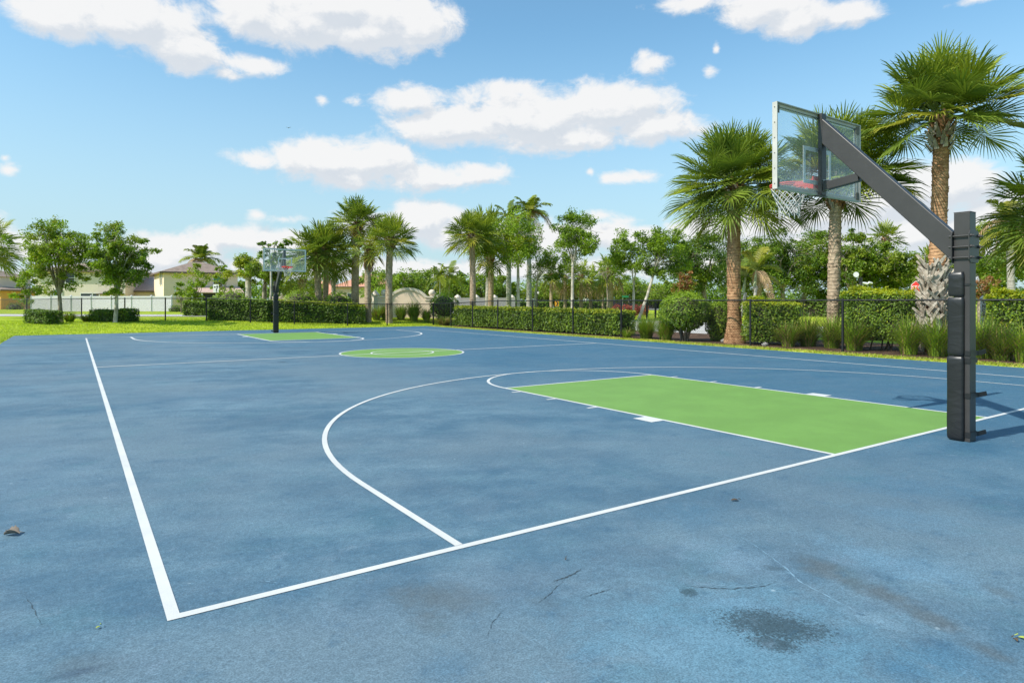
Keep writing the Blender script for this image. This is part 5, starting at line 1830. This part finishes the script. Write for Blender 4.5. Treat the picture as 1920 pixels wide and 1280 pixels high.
# white vinyl fence
def vinyl(px0, Z0, px1, Z1, h_, n_, label, mat='vinyl', name='vinyl_fence', tall=0):
    a, b_ = at(px0, Z0), at(px1, Z1)
    f = thing(name, a, label, 'fence', 'pale fences and walls beyond the court')
    d = b_ - a
    for i in range(n_):
        p, q = d * (i / n_), d * ((i + 1) / n_)
        e = (q - p).normalized()
        mb = MB(); mb.bar(p + e * .05 + Vector((0, 0, h_ / 2)), q - e * .05 + Vector((0, 0, h_ / 2)), .05, h_ - .1); mb.build('panel', M[mat], f)
        mb = MB(); mb.bar(p + e * .07 + Vector((0, 0, h_ - .03)), q - e * .07 + Vector((0, 0, h_ - .03)), .09, .12); mb.build('rail', M[mat], f)
    for i in range(n_ + 1):
        p = d * (i / n_)
        mb = MB(); mb.box(p + Vector((0, 0, h_ / 2)), (.13, .13, h_ + .08)); mb.lathe(p + Vector((0, 0, h_ + .04)), [(.11, 0), (.11, .03), (.0, .09)], 4); mb.build('post', M[mat], f)
    return f


vinyl(58, 66, 322, 66, 1.58, 7, 'long white vinyl privacy fence behind the two young trees')
vinyl(22, 120, 60, 118, 1.3, 3, 'distant white fence right of the orange house')


def lowwall(px0, Z0, px1, Z1, h_, label, mat='stucco_pale', n_=4):
    a, b_ = at(px0, Z0), at(px1, Z1)
    f = thing('boundary_wall', a, label, 'wall', 'pale fences and walls beyond the court')
    d = b_ - a
    mb = MB(); mb.bar(Vector((0, 0, h_ / 2 - .1)), d + Vector((0, 0, h_ / 2 - .1)), .25, h_ + .2); mb.build('wall', M[mat], f)
    mb = MB(); mb.bar(Vector((0, 0, h_ + .05)), d + Vector((0, 0, h_ + .05)), .36, .10); mb.build('coping', M['stone'], f)
    for i in range(n_ + 1):
        p = d * (i / n_)
        mb = MB(); mb.box(p + Vector((0, 0, h_ / 2)), (.5, .5, h_ + .3)); mb.lathe(p + Vector((0, 0, h_ + .15)), [(.38, 0), (.38, .08), (.0, .3)], 4); mb.build('pier', M[mat], f)
    return f


lowwall(822, 66, 960, 70, 1.35, 'cream boundary wall behind the palms at the left of the long hedge')
lowwall(1005, 118, 1122, 122, 1.75, 'long white boundary wall beyond the far road', 'vinyl', 5)


# curved entrance walls with stone balls
def monument(px, Z, label, rot=0, mirror=False):
    b_ = at(px, Z)
    f = thing('entrance_wall', b_, label, 'wall', 'curved cream entrance walls', -YAW + R(rot))
    zt = zat(558, Z) - b_.z          # wall top
    za = zat(543.5, Z) - b_.z        # arch top (inner)
    half = 1.12; full = 1.95
    s_ = za - zt
    rad = (half * half + s_ * s_) / (2 * s_)
    poly = [(-full, -.3), (full, -.3), (full, zt), (half, zt)]
    a0 = math.asin(half / rad)
    arcp = [(rad * math.sin(a_), za - rad + rad * math.cos(a_)) for a_ in np.linspace(a0, -a0, 17)]
    poly += arcp[1:-1] + [(-half, zt), (-full, zt)]
    mb = MB(); mb.prism(poly, (0, 0, 0), (1, 0, 0), (0, 0, 1), (0, .35, 0)); mb.build('wall', M['stucco'], f)
    mb = MB()
    r2 = rad + .16
    for i in range(16):
        t0, t1 = a0 - 2 * a0 * i / 16, a0 - 2 * a0 * (i + 1) / 16
        c = za - rad
        q = [(r_ * math.sin(t_), c + r_ * math.cos(t_)) for r_, t_ in ((rad - .01, t0), (r2, t0), (r2, t1), (rad - .01, t1))]
        mb.prism(q, (0, -.07, 0), (1, 0, 0), (0, 0, 1), (0, .49, 0))
    mb.build('arch_moulding', M['stone'], f)
    for sx in (-1, 1):
        mb = MB(); mb.box((sx * (half + full) / 2 + sx * .03, .175, zt + .05), (full - half + .06, .52, .10)); mb.box((sx * (half + full) / 2 + sx * .02, .175, zt - .16), (full - half + .04, .44, .06)); mb.build('coping', M['stone'], f)
        mb = MB(); mb.sphere((sx * 1.56, .175, zt + .10 + .215), .225, 20); mb.lathe((sx * 1.56, .175, zt + .095), [(.16, 0), (.12, .03), (.12, .05)], 14); mb.build('stone_ball', M['stone'], f)
    return f


monument(764.5, 42, 'curved cream entrance wall with two stone balls right of the palm cluster')
monument(552, 52, 'curved cream entrance wall peeping out behind the far hoop post')
pz = at(704, 46)
f = thing('stone_pier', pz, 'small cream pier with pointed cap left of the curved entrance wall', 'pier')
mb = MB(); mb.box((0, 0, .7), (.42, .42, 1.6)); mb.build('shaft', M['stucco_pale'], f)
mb = MB(); mb.lathe((0, 0, 1.5), [(.34, 0), (.34, .08), (.22, .16), (0, .42)], 4); mb.build('cap', M['stone'], f)


# ------------------------------------------------------------------ street furniture
def text_mesh(body, size, mat, parent, name, loc, rot, extrude=.004):
    cu = bpy.data.curves.new(name, 'FONT'); cu.body = body; cu.size = size; cu.align_x = 'CENTER'; cu.align_y = 'CENTER'; cu.extrude = extrude; cu.resolution_u = 3
    tmp = bpy.data.objects.new('tmp', cu); col.objects.link(tmp)
    dg = bpy.context.evaluated_depsgraph_get()
    me = bpy.data.meshes.new_from_object(tmp.evaluated_get(dg))
    bpy.data.objects.remove(tmp); bpy.data.curves.remove(cu)
    me.materials.clear()
    o = link(name, me, mat, parent)
    o.location = loc; o.rotation_euler = rot
    return o


FACE = (R(90), 0, 0)
# white warning sign with winding arrow
Z = 56
p = at(405, Z)
f = thing('road_sign', p, 'white road sign with black winding arrow standing before the porch', 'sign', None, -YAW)
zc = zat(540.5, Z) - p.z
mb = MB(); mb.tube([(0, .03, -.1), (0, .03, zc + .36)], .03, 8); mb.build('pole', M['steel'], f)
mb = MB(); mb.box((0, 0, zc), (.47, .012, .70)); mb.build('sign_panel', M['white'], f)
mb = MB()
pa = [(.0 + .05, -.27), (.03, -.12), (.10, .02), (.10, .16)]
for a, b_ in zip(pa[:-1], pa[1:]):
    mb.bar((a[0], -.012, zc + a[1]), (b_[0], -.012, zc + b_[1] + .01), .008, .075, Vector((1, 0, .3)))
mb.prism([(.0, .13), (.20, .13), (.10, .29)], (0, -.016, zc), (1, 0, 0), (0, 0, 1), (0, .008, 0))
mb.prism([(-.16, .06), (-.05, .02), (-.04, .17), (-.15, .19)], (0, -.016, zc), (1, 0, 0), (0, 0, 1), (0, .008, 0))
mb.build('arrow_symbol', M['black'], f)
# amber chevron sign
Z = 66
p = at(1044, Z, .3)
f = thing('chevron_sign', p, 'amber roadside sign with black chevron seen above the long hedge', 'sign', None, -YAW)
zc = zat(569, Z) - p.z
mb = MB(); mb.tube([(0, .03, -.3), (0, .03, zc + .3)], .03, 8); mb.build('pole', M['steel'], f)
mb = MB(); mb.box((0, 0, zc), (.40, .012, .56)); mb.build('sign_panel', M['sign_orange'], f)
mb = MB(); mb.prism([(-.1, -.24), (.02, -.24), (.16, 0), (.02, .24), (-.1, .24), (.04, 0)], (0, -.016, zc), (1, 0, 0), (0, 0, 1), (0, .008, 0)); mb.build('chevron_symbol', M['black'], f)
# green street name sign
Z = 60
p = at(1170, Z, .36)
f = thing('street_name_sign', p, 'green street name sign on a thin pole above the red shrubs', 'sign', None, -YAW)
zc = zat(556, Z) - p.z
mb = MB(); mb.tube([(-.12, .03, -.2), (-.12, .03, zc + .1)], .028, 8); mb.build('pole', M['steel'], f)
mb = MB(); mb.box((.12, 0, zc), (.60, .012, .17)); mb.build('sign_panel', M['sign_green'], f)
# double lantern
Z = 62
p = at(1007, Z, .3)
f = thing('street_lamp', p, 'black lamp post with two white lanterns beyond the long hedge', 'street lamp', None, -YAW)
zc = zat(549, Z) - p.z
mb = MB(); mb.tube([(0, 0, -.3), (0, 0, zc + .25)], [.06, .05], 10); mb.bar((-.2, 0, zc - .16), (.2, 0, zc - .16), .04, .04); mb.build('post', M['black'], f)
for sx in (-1, 1):
    mb = MB(); mb.lathe((sx * .12, 0, zc - .13), [(.0, 0), (.08, 0), (.11, .22), (.0, .24)], 8); ln_ = mb.build('lantern', M['white'], f)
    mb = MB(); mb.lathe((sx * .12, 0, zc + .11), [(.13, 0), (.13, .02), (0, .09)], 8); mb.build('cap', M['black'], ln_)
# STOP sign
Z = 36
p = at(1722, Z, -.05)
f = thing('stop_sign', p, 'red stop sign half hidden by the criss cross palm foot', 'sign', None, -YAW + R(-48))
zc = zat(539, Z) - p.z
mb = MB(); mb.tube([(0, .03, -.3), (0, .03, zc + .35)], .03, 8); mb.build('pole', M['steel'], f)
oc = [(.40 * math.cos(R(22.5 + 45 * i)), .40 * math.sin(R(22.5 + 45 * i))) for i in range(8)]
mb = MB(); mb.prism(oc, (0, 0, zc), (1, 0, 0), (0, 0, 1), (0, .010, 0)); mb.build('sign_panel', M['white'], f)
oc2 = [(.375 * math.cos(R(22.5 + 45 * i)), .375 * math.sin(R(22.5 + 45 * i))) for i in range(8)]
mb = MB(); mb.prism(oc2, (0, -.005, zc), (1, 0, 0), (0, 0, 1), (0, .004, 0)); mb.build('red_face', M['sign_red'], f)
text_mesh('STOP', .27, M['white'], f, 'lettering', (0, -.010, zc), FACE)
# post with floodlight
Z = 33
p = at(1613.5, Z, 0)
f = thing('floodlight_post', p, 'thick black post with round white floodlight above the yellow topped shrub', 'lamp post', None, -YAW)
z1 = zat(520, Z) - p.z
mb = MB(); mb.tube([(0, 0, -.2), (0, 0, z1)], .085, 14); mb.build('post', M['black'], f)
mb = MB(); mb.tube([(-.20, -.05, z1 - .16), (-.20, -.05, z1 + .12), (-.10, 0, z1 - .02)], .022, 6)
mb.tube([(-.32, -.18, z1 + .14), (-.30, -.06, z1 + .14)], [.135, .10], 18); mb.tube([(-.30, -.06, z1 + .14), (-.18, 0, z1 + .16)], [.06, .05], 10); mb.build('floodlight', M['white'], f)
mb = MB(); mb.tube([(.08, 0, z1 - .28), (.36, 0, z1 - .33)], [.06, .07], 10); mb.tube([(.42, 0, z1 - .26), (.60, .0, z1 - .30)], [.06, .045], 10); mb.build('floodlight', M['white'], f)
mb = MB(); mb.sphere((.12, -.02, z1 - .62), .10, 12); mb.build('lamp_globe', M['white'], f)
# pale marker post with dark letters
Z = 18.6
p = at(1843, Z, 0)
f = thing('marker_post', p, 'narrow white marker post with dark lettering beside the glossy shrub', 'signpost', None, -YAW)
zt = zat(559.5, Z) - p.z
mb = MB(); mb.box((0, 0, zt / 2), (.115, .06, zt)); mb.prism([(-.075, 0), (.075, 0), (0, .085)], (0, -.035, zt), (1, 0, 0), (0, 0, 1), (0, .07, 0)); mb.build('post', M['white'], f)
for i, ch in enumerate('ENCV'):
    text_mesh(ch, .125, M['trim'], f, 'lettering', (0, -.034, zt - .10 - .125 * i), FACE, .003)
# rocks
for i, (px, Z, dx, r_, lb) in enumerate(((1852, 18.4, 0, .16, 'rounded white rock by the foot of the marker post'), (1862, 18.0, 0, .19, 'larger white rock under the glossy shrub, behind the grass'), (1873, 17.4, 0, .15, 'low white rock nearest the right edge in the planting bed'),
                                         (1435, 20.6, 0, .11, 'grey rock under the squared shrub by the fence post'), (1357, 22.6, 0, .11, 'pale rock at the left of the flared palm foot'))):
    o_ = at(px, Z)
    mb = MB(); mb.sphere((0, 0, 0), (r_, r_ * .85, r_ * .75), 14)
    k = [1 + .16 * math.sin(7 * v[0] / r_ + i) * math.cos(5 * v[1] / r_ + 2 * i) + .1 * math.sin(9 * v[2] / r_) for v in mb.v]
    mb.v = [(v[0] * q, v[1] * q, v[2] * q) for v, q in zip(mb.v, k)]
    o = mb.build('rock', M['rock'] if i < 3 else M['grey_rock']); zr = (zat((596, 592, 601, 628, 636)[i], Z)) ; o.location = (o_.x, o_.y, max(r_ * .4, min(zr, .62) if i < 3 else r_ * .4))
    if i < 3:
        o.location.z = r_ * .5
        o.scale = (1, 1, max(1, (zr) / r_ / 1.1))
    tag(o, lb, 'rock', 'pale rocks in the planting bed')
# dark fence far away on the right of the long hedge
fp = [at(1112, 99), at(1140, 99), at(1168, 99), at(1196, 99), at(1224, 98), at(1262, 96)]
f = thing('screen_fence', fp[0], 'dark screened fence beyond the far road right of the palms', 'fence')
for a, b_ in zip(fp[:-1], fp[1:]):
    mb = MB(); mb.bar(a - fp[0] + Vector((0, 0, .62)), b_ - fp[0] + Vector((0, 0, .62)), .05, 1.24); mb.build('screen_panel', M['dark_screen'], f)
for a in fp:
    mb = MB(); mb.tube([a - fp[0] + Vector((0, 0, -.2)), a - fp[0] + Vector((0, 0, 1.34))], .05, 8); mb.build('post', M['blackm'], f)
# bollard-like dark posts beyond the pavement
for px, lb in ((1213, 'short black post right of the red shrubs beyond the pavement'), (1229, 'short black post nearest the topiary beyond the pavement')):
    p = at(px, 44)
    mb = MB(); mb.tube([(0, 0, -.1), (0, 0, 1.15)], .07, 10); mb.sphere((0, 0, 1.15), (.075, .075, .05), 10)
    o = mb.build('bollard', M['blackm']); o.location = p; tag(o, lb, 'post', 'short black posts beyond the pavement')


# white minivan
def minivan():
    Z = 103
    p = at(1526, Z)
    p.z = zat(588, Z)
    c = thing('parked_minivan', p, 'white minivan parked beyond the lawn between two palm trunks', 'car', None, -YAW + R(-148))
    Lh, Wd = 2.45, .95
    prof = [(2.45, .35), (2.45, .62), (2.35, .80), (1.45, 1.02), (.75, 1.60), (.45, 1.70), (-1.6, 1.72), (-2.2, 1.60), (-2.42, 1.05), (-2.45, .40)]
    secs = [(-1, .0), (-.99, .0), (.99, .0), (1, 0)]
    def half(y_scale):
        out = []
        for x, z in prof:
            inn = 1 - .16 * max(0, (z - 1.0) / .7)
            out.append(Vector((x, y_scale * Wd * inn, z)))
        return out
    mb = MB()
    A, B = half(-1), half(1)
    n_ = len(prof)
    mb.add(A + B, [tuple(range(n_)), tuple(range(2 * n_ - 1, n_ - 1, -1))] + [(i, n_ + i, n_ + (i + 1) % n_, (i + 1) % n_) for i in range(n_)])
    mb.build('body', M['carpaint'], c, .06)
    # windows
    def quadp(name, ps, off):
        mb = MB(); ps = [Vector(q) for q in ps]
        nn = (ps[1] - ps[0]).cross(ps[2] - ps[0]).normalized()
        if nn.dot(Vector(off)) < 0: nn = -nn
        m_ = len(ps)
        mb.add([q + nn * .015 for q in ps] + [q - nn * .02 for q in ps], [tuple(range(m_)), tuple(range(2 * m_ - 1, m_ - 1, -1))] + [(i, (i + 1) % m_, m_ + (i + 1) % m_, m_ + i) for i in range(m_)])
        return mb.build(name, M['dark_glass'], c)
    quadp('windscreen', [(1.36, -.78, 1.09), (1.36, .78, 1.09), (.80, .68, 1.56), (.80, -.68, 1.56)], (1, 0, 1))
    quadp('rear_window', [(-2.38, -.74, 1.12), (-2.38, .74, 1.12), (-2.22, .66, 1.54), (-2.22, -.66, 1.54)], (-1, 0, 0))
    for sy in (-1, 1):
        for x0, x1, x2, x3 in ((1.15, .25, .25, .78), (.15, -.95, -.95, .15), (-1.05, -2.1, -2.0, -1.05)):
            y0 = Wd * (1 - .16 * .12 / .7); y1 = Wd * (1 - .16 * .58 / .7)
            quadp('side_window', [(x0, sy * y0, 1.12), (x1, sy * y0, 1.12), (x2, sy * y1, 1.56), (x3, sy * y1, 1.56)], (0, sy, 0))
        mb = MB(); mb.box((2.40, sy * .70, .78), (.12, .34, .16)); mb.build('headlight', M['steel'], c, .02)
        mb = MB(); mb.box((1.0, sy * 1.02, 1.10), (.10, .16, .13)); mb.build('side_mirror', M['carpaint'], c, .02)
        for x in (1.5, -1.5):
            mb = MB(); mb.tube([(x, sy * .75, .33), (x, sy * .97, .33)], .33, 18); wh = mb.build('wheel', M['rubber'], c)
            mb = MB(); mb.tube([(x, sy * .96, .33), (x, sy * .985, .33)], .21, 14); mb.build('rim', M['steel'], wh)
    mb = MB(); mb.box((2.44, 0, .62), (.06, 1.0, .14)); mb.box((2.44, 0, .44), (.05, 1.4, .12)); mb.build('grille', M['dark_screen'], c)
    return c


minivan()


# ------------------------------------------------------------------ fallen leaves
def dead_leaf(px, py, label, ln, wd, rz, mat, curl=.5):
    p = onground(px, py)
    n_ = 10
    mb = MB()
    vs, fs = [], []
    for i in range(n_ + 1):
        f_ = i / n_
        x = (f_ - .5) * ln
        w_ = wd * math.sin(PI * min(1, .06 + .94 * f_)) ** .8 * (1 + .18 * math.sin(i * 2.7))
        for k in (-1, -.5, 0, .5, 1):
            z = .006 + curl * abs(k) ** 1.6 * w_ * .7 + .10 * ln * math.sin(f_ * 3) * curl
            vs.append((x, k * w_ / 2, z))
    for i in range(n_):
        for k in range(4):
            fs.append((i * 5 + k, i * 5 + k + 1, (i + 1) * 5 + k + 1, (i + 1) * 5 + k))
    mb.add(vs, fs, 0, True)
    mb.tube([(ln * .48, 0, .02 + .1 * ln * curl * math.sin(3)), (ln * .75, .004, .012)], [.0022, .0018], 5)
    o = mb.build('fallen_leaf', mat)
    o.location = p; o.rotation_euler = (0, 0, rz)
    so = o.modifiers.new('thick', 'SOLIDIFY'); so.thickness = .0012
    return tag(o, label, 'fallen leaf', 'fallen leaves on the court')


dead_leaf(23, 1003, 'curled grey brown dry leaf lying left of the white sideline', .085, .07, -YAW + .2, M['dryleaf'], .7)
dead_leaf(1378, 939, 'small flat dark dry leaf just below the white baseline', .055, .028, -YAW, M['dryleaf_dark'], .35)
dead_leaf(184, 1178, 'tiny pale yellowish leaf near the court corner', .018, .012, .3, M['freshleaf'], .4)
dead_leaf(1921, 1199, 'yellow green leaf at the right edge of the frame', .045, .022, 1.9, M['freshleaf'], .3)
dead_leaf(1904, 1202, 'crumpled brown leaf scrap beside the yellow green leaf', .022, .016, 1.0, M['dryleaf_dark'], .7)
dead_leaf(1061, 1050, 'tiny dark leaf scrap below the middle of the baseline', .015, .012, .6, M['dryleaf_dark'], .5)

# distant bird
p = at(541, 150, py=240)
mb = MB()
mb.tube([(-.25, 0, 0), (-.1, 0, .03), (.15, 0, .03), (.28, 0, .02)], [.02, .07, .07, .03], 8)
for sy in (-1, 1):
    mb.add([(.12, sy * .05, .05), (-.10, sy * .05, .05), (-.12, sy * .55, .16), (.02, sy * .60, .16), (.12, sy * .05, .035), (-.10, sy * .05, .035), (-.12, sy * .55, .15), (.02, sy * .60, .15)],
           [(0, 1, 2, 3), (7, 6, 5, 4), (0, 3, 7, 4), (1, 5, 6, 2), (2, 6, 7, 3)])
o = mb.build('flying_bird', M['black']); o.location = p; o.rotation_euler = (0, 0, 1)
tag(o, 'tiny dark bird flying in the open blue sky', 'bird')
